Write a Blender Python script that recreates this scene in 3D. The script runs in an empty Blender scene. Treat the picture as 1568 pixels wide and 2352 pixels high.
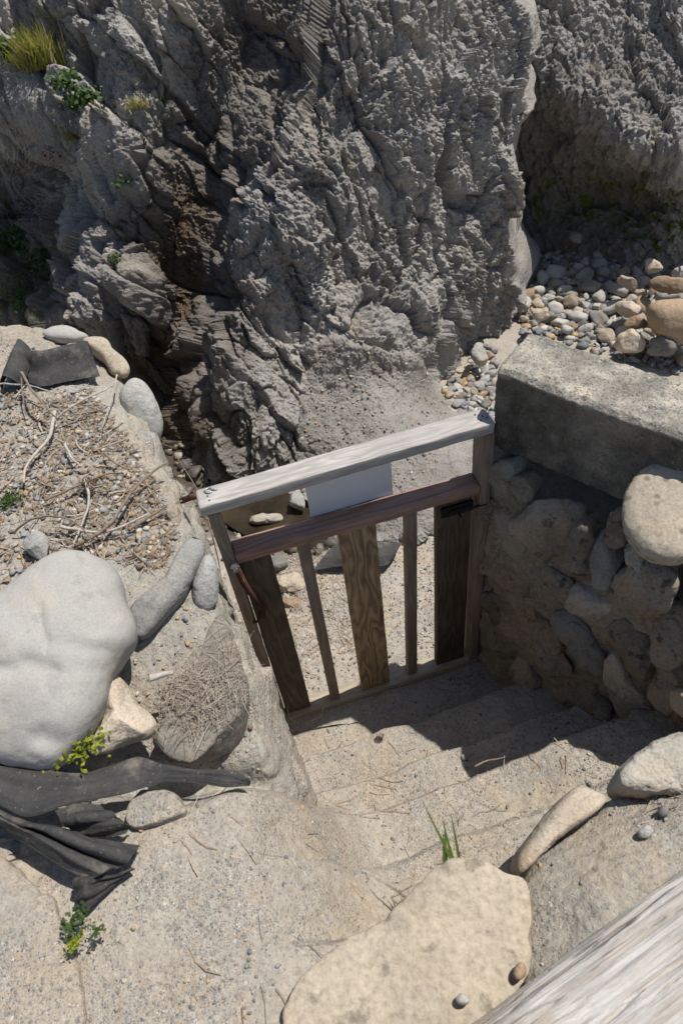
import bpy, math, random
import numpy as np
from mathutils import Matrix, Vector

# ------------------------------------------------------------------ camera, world, sun, exposure
SC = bpy.context.scene
COL = SC.collection
H = 3.107                                   # camera height over the foot of the gate
F = 1568.0; CX, CY = 784.0, 1176.0          # focal length and centre in units of a 1568 x 2352 picture
_dn = np.array([216.0, -1524.0, -F]); _dn /= np.linalg.norm(_dn)
_Z = -_dn; _f = np.array([0, 0, -1.0]); _Y = _f - _f.dot(_Z) * _Z; _Y /= np.linalg.norm(_Y)
_X = np.cross(_Y, _Z); ROT = np.array([_X, _Y, _Z])
CAM = np.array([0, 0, H])

cam_d = bpy.data.cameras.new('camera'); cam = bpy.data.objects.new('camera', cam_d); COL.objects.link(cam)
cam_d.sensor_fit = 'VERTICAL'; cam_d.sensor_height = 36.0; cam_d.sensor_width = 24.0; cam_d.lens = 24.0
cam_d.clip_start = 0.02; cam_d.clip_end = 500
cam_d.dof.use_dof = True; cam_d.dof.focus_distance = 3.3; cam_d.dof.aperture_fstop = 4.5
M4 = Matrix.Identity(4)
for i in range(3):
    for j in range(3): M4[i][j] = ROT[i, j]
    M4[i][3] = CAM[i]
cam.matrix_world = M4
SC.camera = cam

SUN = np.array([0.42, 0.13, 1.0]); SUN /= np.linalg.norm(SUN)
w = bpy.data.worlds.new('World'); SC.world = w; w.use_nodes = True
nt = w.node_tree; bg = nt.nodes['Background']
sk = nt.nodes.new('ShaderNodeTexSky'); sk.sky_type = 'NISHITA'; sk.sun_disc = False
sk.sun_elevation = math.asin(SUN[2]); sk.sun_rotation = math.atan2(SUN[0], SUN[1])
nt.links.new(sk.outputs[0], bg.inputs[0]); bg.inputs[1].default_value = 0.075
sl = bpy.data.lights.new('sun', 'SUN'); sl.energy = 4.2; sl.angle = math.radians(0.53); sl.color = (1.0, 0.955, 0.89)
so = bpy.data.objects.new('sun', sl); COL.objects.link(so)
so.rotation_euler = Vector(SUN).to_track_quat('Z', 'Y').to_euler(); so.location = (2, 1, 9)
SC.view_settings.view_transform = 'Standard'; SC.view_settings.look = 'None'
SC.view_settings.gamma = 1; SC.view_settings.exposure = 0.33
SC.cycles.max_bounces = 6; SC.cycles.diffuse_bounces = 3

rng = np.random.default_rng(7)
random.seed(7)

# ------------------------------------------------------------------ geometry helpers
def ray(px, py):
    return ROT @ np.array([px - CX, -(py - CY), -F])
def at(px, py, z):                          # the point of height z seen along a direction
    d = ray(px, py); return CAM + d * ((z - H) / d[2])
def atY(px, py, y):
    d = ray(px, py); return CAM + d * (y / d[1])
def atplane(px, py, p, n):
    d = ray(px, py); return CAM + d * (np.dot(np.asarray(p) - CAM, n) / np.dot(d, n))
def proj(p):
    q = (np.asarray(p) - CAM) @ ROT
    return np.stack([CX + q[..., 0] / -q[..., 2] * F, CY - q[..., 1] / -q[..., 2] * F], -1)
def unit(v):
    v = np.asarray(v, float); return v / np.linalg.norm(v)
def sstep(a, b, x):
    t = np.clip((x - a) / (b - a), 0, 1); return t * t * (3 - 2 * t)

_pr = np.random.default_rng(11)
PERM = np.tile(_pr.permutation(256), 4).astype(np.int32)
GRAD = _pr.normal(size=(256, 3)); GRAD /= np.linalg.norm(GRAD, axis=1)[:, None]
RND = _pr.random((256, 3)); RNV = _pr.normal(size=(256, 3)); RNV /= np.linalg.norm(RNV, axis=1)[:, None]
def _h(ix, iy, iz): return PERM[PERM[PERM[ix & 255] + (iy & 255)] + (iz & 255)]
def perlin(p):
    p = np.asarray(p, float); i = np.floor(p).astype(np.int32); f = p - i
    u = f * f * f * (f * (f * 6 - 15) + 10)
    out = 0
    for dx in (0, 1):
        wx = u[:, 0] if dx else 1 - u[:, 0]
        for dy in (0, 1):
            wy = u[:, 1] if dy else 1 - u[:, 1]
            for dz in (0, 1):
                wz = u[:, 2] if dz else 1 - u[:, 2]
                g = GRAD[_h(i[:, 0] + dx, i[:, 1] + dy, i[:, 2] + dz)]
                out = out + wx * wy * wz * (g[:, 0] * (f[:, 0] - dx) + g[:, 1] * (f[:, 1] - dy) + g[:, 2] * (f[:, 2] - dz))
    return out * 1.5
def fbm(p, octs=4, gain=0.5, lac=2.03, ridged=False):
    a, s, tot = 1.0, 0.0, 0.0; q = np.asarray(p, float)
    for k in range(octs):
        n = perlin(q + 17.3 * k)
        s = s + a * ((1 - 2 * np.abs(n)) if ridged else n); tot += a; a *= gain; q = q * lac
    return s / tot
def worley(p):
    p = np.asarray(p, float); i = np.floor(p).astype(np.int32)
    f1 = np.full(len(p), 9.0); f2 = np.full(len(p), 9.0); hid = np.zeros(len(p), np.int32); vec = np.zeros_like(p)
    for dx in (-1, 0, 1):
        for dy in (-1, 0, 1):
            for dz in (-1, 0, 1):
                c = i + np.array([dx, dy, dz], np.int32)
                h = _h(c[:, 0], c[:, 1], c[:, 2])
                v = p - (c + RND[h]); d = (v * v).sum(1)
                m = d < f1
                f2 = np.where(m, f1, np.minimum(f2, d)); f1 = np.where(m, d, f1)
                hid = np.where(m, h, hid); vec[m] = v[m]
    return np.sqrt(f1), np.sqrt(f2), hid, vec
def slabs(p, sub=0.0):                      # piecewise planar blocks, like fractured rock
    f1, f2, h, v = worley(p)
    return (v * RNV[h]).sum(1) + sub * (RND[h, 0] - 0.5)

def mk(name, V, Fc, mat=None, parent=None, smooth=True, origin=None, loc_parent=None):
    V = np.asarray(V, float).reshape(-1, 3)
    if origin is not None: V = V - np.asarray(origin)
    me = bpy.data.meshes.new(name)
    if isinstance(Fc, np.ndarray):
        n, k = Fc.shape
        me.vertices.add(len(V)); me.vertices.foreach_set('co', V.astype(np.float32).ravel())
        me.loops.add(n * k); me.loops.foreach_set('vertex_index', Fc.astype(np.int32).ravel())
        me.polygons.add(n); me.polygons.foreach_set('loop_start', np.arange(0, n * k, k, dtype=np.int32))
        me.update(calc_edges=True)
    else:
        me.from_pydata(V.tolist(), [], Fc)
    if smooth: me.polygons.foreach_set('use_smooth', np.ones(len(me.polygons), bool))
    me.validate(); me.update()
    o = bpy.data.objects.new(name, me); COL.objects.link(o)
    if origin is not None: o.location = origin
    if mat: me.materials.append(mat)
    if parent: o.parent = parent
    return o
def gridfaces(r, c, wrap=False):
    a = np.arange(r * c).reshape(r, c)
    if wrap: a = np.concatenate([a, a[:, :1]], 1)
    return np.stack([a[:-1, :-1], a[:-1, 1:], a[1:, 1:], a[1:, :-1]], -1).reshape(-1, 4)
def gridnormals(P):
    du = np.gradient(P, axis=1); dv = np.gradient(P, axis=0)
    n = np.cross(du, dv); return n / (np.linalg.norm(n, axis=-1, keepdims=True) + 1e-12)
def attr(o, name, vals):
    a = o.data.attributes.new(name, 'FLOAT', 'POINT'); a.data.foreach_set('value', np.asarray(vals, np.float32).ravel())
def tag(o, label=None, cat=None, group=None, kind=None):
    if label: o['label'] = label
    if cat: o['category'] = cat
    if group: o['group'] = group
    if kind: o['kind'] = kind
    return o
def empty(name, loc=(0, 0, 0), rz=0.0):
    o = bpy.data.objects.new(name, None); COL.objects.link(o); o.location = loc; o.rotation_euler = (0, 0, rz)
    o.empty_display_size = 0.1
    return o
def resample(pts, n):                       # smooth curve through points, equal steps
    P = np.asarray(pts, float); m = len(P)
    ext = np.vstack([2 * P[0] - P[1], P, 2 * P[-1] - P[-2]])
    out = []
    for i in range(m - 1):
        p0, p1, p2, p3 = ext[i], ext[i + 1], ext[i + 2], ext[i + 3]
        t = np.linspace(0, 1, 24, endpoint=False)[:, None]
        out.append(0.5 * (2 * p1 + (p2 - p0) * t + (2 * p0 - 5 * p1 + 4 * p2 - p3) * t**2 + (3 * p1 - p0 - 3 * p2 + p3) * t**3))
    D = np.vstack(out + [P[-1:]])
    s = np.r_[0, np.cumsum(np.linalg.norm(np.diff(D[:, :3], axis=0), axis=1))]
    q = np.linspace(0, s[-1], n)
    return np.stack([np.interp(q, s, D[:, k]) for k in range(D.shape[1])], 1)

class MB:                                   # collects pieces of one mesh
    def __init__(s): s.V = []; s.F = []; s.n = 0
    def add(s, V, Fc):
        V = np.asarray(V, float)
        for f in Fc: s.F.append([int(i) + s.n for i in f])
        s.V.append(V); s.n += len(V)
    def box(s, lo, hi, bev=0.0, seg=0, jit=0.0):
        lo = np.array(lo, float); hi = np.array(hi, float)
        if bev <= 0:
            V = [[(lo, hi)[i][0], (lo, hi)[j][1], (lo, hi)[k][2]] for i in (0, 1) for j in (0, 1) for k in (0, 1)]
            s.add(V, [(0, 1, 3, 2), (4, 6, 7, 5), (0, 4, 5, 1), (2, 3, 7, 6), (0, 2, 6, 4), (1, 5, 7, 3)]); return
        # rounded section swept along the longest axis
        ax = int(np.argmax(hi - lo)); o = [i for i in range(3) if i != ax]
        a0, a1, b0, b1 = lo[o[0]], hi[o[0]], lo[o[1]], hi[o[1]]
        sec = []
        for (cx, cy, st) in ((a1 - bev, b1 - bev, 0), (a0 + bev, b1 - bev, 90), (a0 + bev, b0 + bev, 180), (a1 - bev, b0 + bev, 270)):
            for t in (0, 30, 60, 90): sec.append((cx + bev * math.cos(math.radians(st + t)), cy + bev * math.sin(math.radians(st + t))))
        m = len(sec); ns = max(2, seg)
        ts = np.r_[0, 0.004 / (hi[ax] - lo[ax]), np.linspace(0.01, 0.99, ns), 1 - 0.004 / (hi[ax] - lo[ax]), 1]
        V = []
        for k, t in enumerate(ts):
            sc_ = 1 - 2 * 0.0025 / min(a1 - a0, b1 - b0) if k in (0, len(ts) - 1) else 1
            for (p, q) in sec:
                v = [0, 0, 0]; v[ax] = lo[ax] + t * (hi[ax] - lo[ax])
                v[o[0]] = (a0 + a1) / 2 + (p - (a0 + a1) / 2) * sc_; v[o[1]] = (b0 + b1) / 2 + (q - (b0 + b1) / 2) * sc_
                V.append(v)
        V = np.array(V)
        if jit:
            V = V + jit * np.stack([perlin(V * [9, 9, 9] + k * 31.7 + s.n) for k in range(3)], 1)
        Fs = []
        for k in range(len(ts) - 1):
            for j in range(m):
                Fs.append((k * m + j, k * m + (j + 1) % m, (k + 1) * m + (j + 1) % m, (k + 1) * m + j))
        Fs.append(tuple(range(m))[::-1]); Fs.append(tuple((len(ts) - 1) * m + j for j in range(m)))
        s.add(V, Fs)
    def tube(s, pts, rad, m=8, cap=True):
        P = np.asarray(pts, float); n = len(P); rad = np.broadcast_to(np.asarray(rad, float), (n,))
        T = np.gradient(P, axis=0); T /= np.linalg.norm(T, axis=1)[:, None] + 1e-12
        up = np.array([0, 0, 1.0]) if abs(T[0][2]) < 0.9 else np.array([1.0, 0, 0])
        A = np.cross(T[0], up); A /= np.linalg.norm(A); V = []
        for k in range(n):
            A = A - A.dot(T[k]) * T[k]; A /= np.linalg.norm(A) + 1e-12; B = np.cross(T[k], A)
            for j in range(m):
                t = 2 * math.pi * j / m; V.append(P[k] + rad[k] * (math.cos(t) * A + math.sin(t) * B))
        Fs = [(k * m + j, k * m + (j + 1) % m, (k + 1) * m + (j + 1) % m, (k + 1) * m + j) for k in range(n - 1) for j in range(m)]
        if cap: Fs += [tuple(range(m))[::-1], tuple((n - 1) * m + j for j in range(m))]
        s.add(V, Fs)
    def build(s, name, mat, parent=None, smooth=True, origin=None):
        return mk(name, np.vstack(s.V), s.F, mat, parent, smooth, origin)
def autosmooth(o, deg=40):
    me = o.data
    try: me.set_sharp_from_angle(angle=math.radians(deg))
    except Exception: pass
    return o

# ------------------------------------------------------------------ materials
class NT:
    def __init__(s, name):
        s.m = bpy.data.materials.new(name); s.m.use_nodes = True; s.t = s.m.node_tree
        s.b = s.t.nodes['Principled BSDF']; s.out = s.t.nodes['Material Output']
        s.tc = s.t.nodes.new('ShaderNodeTexCoord'); s.co = s.tc.outputs['Object']
    def n(s, typ, ins=None, **kw):
        nd = s.t.nodes.new(typ)
        for k, v in kw.items(): setattr(nd, k, v)
        for k, v in (ins or {}).items():
            if hasattr(v, 'is_output') or isinstance(v, bpy.types.NodeSocket): s.t.links.new(v, nd.inputs[k])
            else: nd.inputs[k].default_value = v
        return nd
    def mapping(s, sc=(1, 1, 1), rot=(0, 0, 0), loc=(0, 0, 0), src=None):
        return s.n('ShaderNodeMapping', {'Vector': src or s.co, 'Scale': sc, 'Rotation': rot, 'Location': loc}).outputs[0]
    def noise(s, scale, detail=6, rough=0.55, src=None, dist=0.0):
        return s.n('ShaderNodeTexNoise', {'Vector': src or s.co, 'Scale': scale, 'Detail': detail, 'Roughness': rough, 'Distortion': dist}).outputs[0]
    def voro(s, scale, src=None, feature='F1', rnd=1.0):
        return s.n('ShaderNodeTexVoronoi', {'Vector': src or s.co, 'Scale': scale, 'Randomness': rnd}, feature=feature)
    def ramp(s, fac, stops, interp='LINEAR'):
        r = s.n('ShaderNodeValToRGB', {'Fac': fac}); r.color_ramp.interpolation = interp
        e = r.color_ramp.elements
        while len(e) < len(stops): e.new(0.5)
        for k, (p, c) in enumerate(stops):
            e[k].position = p; c = (c, c, c) if isinstance(c, (int, float)) else c; e[k].color = (*c, 1)
        return r.outputs[0]
    def mix(s, fac, a, b, typ='MIX'):
        nd = s.t.nodes.new('ShaderNodeMix'); nd.data_type = 'RGBA'; nd.blend_type = typ
        for k, v in ((0, fac), (6, a), (7, b)):
            if isinstance(v, bpy.types.NodeSocket): s.t.links.new(v, nd.inputs[k])
            elif k == 0: nd.inputs[0].default_value = v
            else: nd.inputs[k].default_value = (*v, 1) if len(v) == 3 else v
        return nd.outputs[2]
    def math(s, op, a, b=0.0, clamp=False):
        nd = s.n('ShaderNodeMath', {0: a, 1: b}, operation=op); nd.use_clamp = clamp; return nd.outputs[0]
    def attr(s, name): return s.n('ShaderNodeAttribute', attribute_name=name).outputs['Fac']
    def bump(s, h, strength=0.5, dist=0.01, prev=None):
        ins = {'Height': h, 'Strength': strength, 'Distance': dist}
        if prev: ins['Normal'] = prev
        return s.n('ShaderNodeBump', ins).outputs[0]
    def done(s, col, rough=0.9, normal=None, spec=0.3):
        for k, v in (('Base Color', col), ('Roughness', rough)):
            if isinstance(v, bpy.types.NodeSocket): s.t.links.new(v, s.b.inputs[k])
            else: s.b.inputs[k].default_value = (*v, 1) if k == 'Base Color' and len(v) == 3 else v
        if normal: s.t.links.new(normal, s.b.inputs['Normal'])
        s.b.inputs['Specular IOR Level'].default_value = spec
        return s.m
    def rand(s): return s.n('ShaderNodeObjectInfo').outputs['Random']
G = lambda v, t=0.0: (v * (1 + t), v, v * (1 - 1.3 * t))

def stone_mat(name, base, var=0.35, warm=(0.45, 0.30, 0.17), warm_amt=0.3, spots=0.25, bump=0.25, scale=1.0, grain=120, vary=0.25, mottled=0.0, gc=(0.62, 1.3)):
    t = NT(name); b = np.array(base); rnd = t.rand()
    off = t.n('ShaderNodeVectorMath', {0: t.co, 1: t.n('ShaderNodeCombineXYZ', {0: t.math('MULTIPLY', rnd, 37.0), 1: t.math('MULTIPLY', rnd, 11.0), 2: rnd}).outputs[0]}, operation='ADD').outputs[0]
    n1 = t.noise(3.2 * scale, 7, 0.6, off)
    c = t.ramp(n1, [(0.3, tuple(b * (1 - var))), (0.5, tuple(b)), (0.7, tuple(np.minimum(b * (1 + var * 0.7), 0.8)))])
    n2 = t.noise(5.0 * scale, 6, 0.62, t.mapping(loc=(7, 3, 1), src=off))
    c = t.mix(t.ramp(n2, [(0.52, 0.0), (0.68, warm_amt)]), c, warm)
    if spots:
        n3 = t.noise(14 * scale, 5, 0.6, t.mapping(loc=(1, 9, 4), src=off))
        c = t.mix(t.ramp(n3, [(0.58, 0.0), (0.66, spots)]), c, tuple(b * 0.3))
    if mottled:
        v3 = t.voro(24 * scale, src=off)
        c = t.mix(t.ramp(v3.outputs['Distance'], [(0.12, mottled), (0.3, 0.0)]), c, tuple(b * 0.35))
    g = t.noise(grain, 4, 0.7, off)
    c = t.mix(1.0, c, t.ramp(g, [(0.25, gc[0]), (0.5, 1.0), (0.8, gc[1])]), 'MULTIPLY')
    c = t.mix(1.0, c, t.ramp(rnd, [(0, 1 - vary), (1, 1 + vary)]), 'MULTIPLY')
    nb = t.bump(t.noise(grain * 0.8, 5, 0.65, off), bump, 0.006)
    nb = t.bump(t.noise(18 * scale, 6, 0.6, off), bump, 0.02, nb)
    return t.done(c, 0.88, nb, 0.25)

def sand_mat(name, a, b, coarse=1.0, grains=0.85, bump=0.6, dust=(0.395, 0.318, 0.23)):
    t = NT(name)
    n1 = t.noise(2.3, 7, 0.6)
    c = t.ramp(n1, [(0.32, b), (0.55, a), (0.75, tuple(np.array(a) * 1.12))])
    c = t.mix(t.ramp(t.noise(3.4, 7, 0.65, t.mapping(loc=(3, 1, 6))), [(0.46, 0.0), (0.62, 0.65)]), c, dust)
    n0 = t.noise(45, 6, 0.7)
    c = t.mix(1.0, c, t.ramp(n0, [(0.3, 0.72), (0.5, 1.0), (0.72, 1.22)]), 'MULTIPLY')
    nb = None; drift = t.ramp(t.noise(4.2, 6, 0.65, t.mapping(loc=(8, 2, 3))), [(0.36, 0.22), (0.6, 1.0)])
    for sc_, amt, dist in ((85 / coarse, grains * 0.8, 0.012), (170 / coarse, grains, 0.008), (300 / coarse, grains, 0.004)):
        v = t.voro(sc_); sep = t.n('ShaderNodeSeparateColor', {0: v.outputs['Color']})
        kind = t.ramp(sep.outputs[0], [(0.0, (0.13, 0.14, 0.155)), (0.22, (0.20, 0.205, 0.21)), (0.36, a), (0.62, (0.42, 0.39, 0.34)), (0.80, (0.46, 0.30, 0.16)), (0.90, (0.30, 0.25, 0.2)), (0.96, (0.62, 0.6, 0.56))], 'CONSTANT')
        on = t.math('MULTIPLY', t.ramp(v.outputs['Distance'], [(0.32, 1.0), (0.5, 0.0)]), t.ramp(sep.outputs[1], [(0.30, 0.0), (0.36, amt)]))
        on = t.math('MULTIPLY', on, drift)
        c = t.mix(on, c, kind)
        nb = t.bump(t.math('MULTIPLY', on, t.math('SUBTRACT', 0.6, v.outputs['Distance'])), bump, dist, nb)
    nb = t.bump(t.noise(60, 6, 0.7), bump, 0.012, nb)
    return t.done(c, 0.95, nb, 0.15)

def cliff_mat(name, dry, brown, wet, dark_fac=1.0):
    t = NT(name)
    n1 = t.noise(1.4, 8, 0.62)
    dry = np.array(dry)
    c = t.ramp(n1, [(0.3, tuple(dry * 0.72)), (0.48, tuple(dry)), (0.66, tuple(dry * 1.22))])
    n2 = t.noise(2.6, 8, 0.65, t.mapping(loc=(5, 2, 9)))
    c = t.mix(t.ramp(n2, [(0.5, 0.0), (0.68, 0.55)]), c, brown)
    n3 = t.noise(9, 6, 0.6, t.mapping(loc=(3, 8, 2)))
    c = t.mix(t.ramp(n3, [(0.62, 0.0), (0.72, 0.5)]), c, (0.30, 0.18, 0.10))
    n4 = t.noise(70, 6, 0.75)
    c = t.mix(1.0, c, t.ramp(n4, [(0.25, 0.55), (0.5, 1.0), (0.78, 1.35)]), 'MULTIPLY')
    fr = t.attr('fresh')                    # smooth broken faces, paler
    c = t.mix(t.math('MULTIPLY', fr, 0.8), c, (0.44, 0.39, 0.32))
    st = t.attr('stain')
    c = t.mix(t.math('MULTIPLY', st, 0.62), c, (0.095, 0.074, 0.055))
    wt = t.attr('wet')
    wf = t.math('MULTIPLY', wt, t.ramp(t.noise(7, 5, 0.6), [(0.3, 0.6), (0.55, 1.0)]))
    c = t.mix(wf, c, wet)
    ms = t.attr('moss')
    mf = t.math('MULTIPLY', ms, t.ramp(t.noise(9, 6, 0.65, t.mapping(loc=(4, 4, 1))), [(0.5, 0.0), (0.6, 1.0)]))
    c = t.mix(mf, c, (0.10, 0.13, 0.02))
    rough = t.ramp(wf, [(0.0, 0.92), (0.5, 0.55), (1.0, 0.14)])
    nb = t.bump(t.noise(30, 8, 0.7), 0.7, 0.03)
    v = t.voro(55, feature='F1')
    nb = t.bump(v.outputs['Distance'], 0.45, 0.015, nb)
    nb = t.bump(t.noise(160, 4, 0.7), 0.5, 0.006, nb)
    return t.done(c, rough, nb, 0.3)

def coping_mat():
    t = NT('weathered_concrete'); 
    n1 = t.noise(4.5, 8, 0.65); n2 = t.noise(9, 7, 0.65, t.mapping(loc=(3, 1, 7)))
    old = t.ramp(n1, [(0.36, (0.075, 0.068, 0.058)), (0.5, (0.17, 0.155, 0.13)), (0.64, (0.30, 0.27, 0.22))])  # darker concrete tones, for the coping's sides
    new = t.ramp(n2, [(0.36, (0.21, 0.195, 0.165)), (0.5, (0.33, 0.305, 0.26)), (0.64, (0.50, 0.45, 0.37))])  # paler concrete tones, for the coping's top
    wn = t.math('ADD', t.attr('top_var'), t.math('MULTIPLY', t.math('SUBTRACT', n2, 0.5), 0.9), True)
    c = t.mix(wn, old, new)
    nb = None
    for sc_, amt in ((70, 0.55), (150, 0.6)):
        v = t.voro(sc_); sep = t.n('ShaderNodeSeparateColor', {0: v.outputs['Color']})
        k = t.ramp(sep.outputs[0], [(0.0, (0.09, 0.09, 0.095)), (0.3, (0.2, 0.2, 0.2)), (0.5, (0.33, 0.29, 0.23)), (0.75, (0.42, 0.30, 0.19)), (0.88, (0.55, 0.52, 0.46))], 'CONSTANT')
        on = t.math('MULTIPLY', t.ramp(v.outputs['Distance'], [(0.3, 1.0), (0.5, 0.0)]), t.ramp(sep.outputs[1], [(0.35, 0.0), (0.42, amt)]))
        c = t.mix(t.math('MULTIPLY', on, t.math('ADD', 0.3, t.math('MULTIPLY', wn, 0.7))), c, k); nb = t.bump(t.math('MULTIPLY', on, t.math('SUBTRACT', 0.6, v.outputs['Distance'])), 0.8, 0.012, nb)
    nb = t.bump(t.noise(45, 7, 0.7), 0.8, 0.015, nb)
    return t.done(c, 0.95, nb, 0.15)

def wood_mat(name, c0, c1, axis='X', ring=22, bump=0.35, rough=0.8, grey=0.0, patch=0.0):
    t = NT(name)
    st = {'X': (0.05, 1, 1), 'Z': (1, 1, 0.05)}[axis]; st2 = {'X': (0.02, 1, 1), 'Z': (1, 1, 0.02)}[axis]
    rnd = t.rand()
    off = t.n('ShaderNodeVectorMath', {0: t.co, 1: t.n('ShaderNodeCombineXYZ', {0: t.math('MULTIPLY', rnd, 7.0), 1: t.math('MULTIPLY', rnd, 3.0), 2: t.math('MULTIPLY', rnd, 5.0)}).outputs[0]}, operation='ADD').outputs[0]
    warp = t.noise(3.5, 3, 0.5, t.mapping({'X': (0.55, 2.0, 2.0), 'Z': (2.0, 2.0, 0.55)}[axis], src=off))
    rr = t.n('ShaderNodeTexNoise', {'Vector': t.mapping(st, src=off), 'Scale': 7.0, 'Detail': 2.0, 'Roughness': 0.5}).outputs[0]
    ringv = t.math('ADD', t.math('MULTIPLY', rr, ring * 0.8), t.math('MULTIPLY', warp, ring * 0.45))
    tri = t.math('PINGPONG', ringv, 0.5)
    c = t.ramp(tri, [(0.0, c0), (0.25, tuple((np.array(c0) + np.array(c1)) / 2)), (0.5, c1)])
    fine = t.noise(170, 5, 0.7, t.mapping(st2, src=off))
    c = t.mix(1.0, c, t.ramp(fine, [(0.3, 0.6), (0.5, 1.0), (0.75, 1.25)]), 'MULTIPLY')
    big = t.noise(4, 5, 0.6, off)
    c = t.mix(1.0, c, t.ramp(big, [(0.3, 0.75), (0.55, 1.0), (0.75, 1.15)]), 'MULTIPLY')
    if grey:
        c = t.mix(t.ramp(t.noise(2.5, 5, 0.6, off), [(0.4, grey), (0.65, grey * 0.4)]), c, (0.44, 0.425, 0.41))
    if patch:
        ck = t.noise(22, 4, 0.6, t.mapping({'X': (0.10, 1, 1), 'Z': (1, 1, 0.10)}[axis], src=off)); c = t.mix(t.ramp(ck, [(0.33, 0.85), (0.37, 0.0)]), c, (0.10, 0.075, 0.055))
        c = t.mix(t.ramp(t.noise(5, 6, 0.65, t.mapping({'X': (0.35, 1, 1), 'Z': (1, 1, 0.35)}[axis], src=off)), [(0.48, 0.0), (0.62, patch)]), c, (0.36, 0.255, 0.165))
    nb = t.bump(fine, bump, 0.006); nb = t.bump(tri, bump * 0.6, 0.006, nb)
    return t.done(c, rough, nb, 0.2)

def plain_mat(name, col, rough=0.6, var=0.3, scale=30, bump=0.2, metal=0.0, spec=0.3, stretch=None, sheen=0):
    t = NT(name); n1 = t.noise(scale, 6, 0.6, t.mapping(stretch) if stretch else None)
    c = np.array(col)
    cc = t.ramp(n1, [(0.3, tuple(c * (1 - var))), (0.55, tuple(c)), (0.75, tuple(np.minimum(c * (1 + var), 0.95)))])
    t.b.inputs['Metallic'].default_value = metal
    return t.done(cc, rough, t.bump(n1, bump, 0.004), spec)

def leaf_mat(name, col, col2):
    t = NT(name); rnd = t.n('ShaderNodeNewGeometry').outputs['Random Per Island']
    c = t.ramp(rnd, [(0, col), (1, col2)])
    m = t.done(c, 0.55, None, 0.3)
    tr = t.n('ShaderNodeBsdfTranslucent', {'Color': c}); ms = t.n('ShaderNodeMixShader', {0: 0.3, 1: t.b.outputs[0], 2: tr.outputs[0]})
    t.t.links.new(ms.outputs[0], t.out.inputs[0]); return m

def isl_mat(name, stops, rough=0.9, bump=0.2):   # one colour per loose chip of a scattered mass
    t = NT(name); rnd = t.n('ShaderNodeNewGeometry').outputs['Random Per Island']
    c = t.ramp(rnd, stops, 'CONSTANT')
    c = t.mix(1.0, c, t.ramp(t.noise(60, 4, 0.6), [(0.3, 0.75), (0.7, 1.2)]), 'MULTIPLY')
    return t.done(c, rough, t.bump(t.noise(90, 4, 0.6), bump, 0.005), 0.2)

M = {}
M['cliff'] = cliff_mat('cliff_rock', (0.315, 0.298, 0.275), (0.27, 0.225, 0.175), (0.085, 0.058, 0.034))
M['cave'] = cliff_mat('cave_rock', (0.30, 0.285, 0.265), (0.25, 0.21, 0.165), (0.055, 0.05, 0.042))
M['sand'] = sand_mat('trodden_sand', (0.375, 0.338, 0.283), (0.32, 0.293, 0.25))
M['lowsand'] = sand_mat('lower_sand', (0.37, 0.34, 0.295), (0.30, 0.275, 0.235), coarse=1.4)
M['mortar'] = sand_mat('old_mortar', (0.36, 0.34, 0.295), (0.30, 0.28, 0.24), coarse=1.2, grains=0.8, bump=0.7)
M['wallmortar'] = sand_mat('wall_mortar', (0.27, 0.24, 0.185), (0.12, 0.108, 0.088), coarse=1.5, grains=0.5, bump=0.9)
M['pale'] = stone_mat('pale_stone', (0.365, 0.352, 0.325), 0.12, (0.44, 0.39, 0.30), 0.45, 0.22, 0.2, 1.0, 170, 0.15, 0.0, (0.8, 1.16))
M['grey'] = stone_mat('grey_stone', (0.33, 0.325, 0.305), 0.25, (0.40, 0.33, 0.24), 0.45, 0.4, 0.55)
M['tan'] = stone_mat('tan_stone', (0.43, 0.365, 0.285), 0.25, (0.42, 0.28, 0.15), 0.45, 0.3, 0.6)
M['slab'] = stone_mat('tan_slab_stone', (0.405, 0.348, 0.268), 0.22, (0.42, 0.295, 0.16), 0.35, 0.6, 0.55, 1.0, 60, 0.0)
M['dark'] = stone_mat('dark_stone', (0.20, 0.195, 0.18), 0.35, (0.2, 0.15, 0.1), 0.4, 0.4, 0.35)
M['wallst'] = stone_mat('wall_stone', (0.245, 0.208, 0.165), 0.45, (0.27, 0.18, 0.10), 0.6, 0.85, 0.8, 1.4, 90, 0.35)
M['buff'] = stone_mat('buff_stone', (0.39, 0.36, 0.305), 0.2, (0.44, 0.31, 0.17), 0.5, 0.3, 0.7)
M['block'] = stone_mat('buff_grey_stone', (0.30, 0.27, 0.225), 0.25, (0.36, 0.29, 0.2), 0.4, 0.4, 0.5)
M['speck'] = stone_mat('speckled_stone', (0.37, 0.32, 0.25), 0.2, (0.42, 0.29, 0.16), 0.5, 0.15, 0.3, 1.0, 110, 0.1, 0.7)
M['concrete'] = stone_mat('weathered_concrete', (0.25, 0.23, 0.195), 0.5, (0.45, 0.41, 0.33), 0.8, 0.8, 1.0, 1.5, 60, 0.02, 0.55)
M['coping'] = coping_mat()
M['brownst'] = stone_mat('brown_stone', (0.30, 0.22, 0.15), 0.3, (0.32, 0.2, 0.11), 0.4, 0.2, 0.3)
M['topwood'] = wood_mat('grey_weathered_wood', (0.46, 0.425, 0.39), (0.30, 0.27, 0.245), 'X', 18, 0.7, 0.85, 0.4)
M['redwood'] = wood_mat('reddish_treated_wood', (0.33, 0.195, 0.14), (0.22, 0.12, 0.085), 'X', 12, 0.4, 0.75, 0.15)
M['board'] = wood_mat('brown_board_wood', (0.42, 0.31, 0.19), (0.20, 0.135, 0.08), 'Z', 20, 0.3, 0.75)
M['darkboard'] = wood_mat('dark_board_wood', (0.13, 0.10, 0.07), (0.08, 0.058, 0.04), 'Z', 16, 0.3, 0.75)
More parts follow.
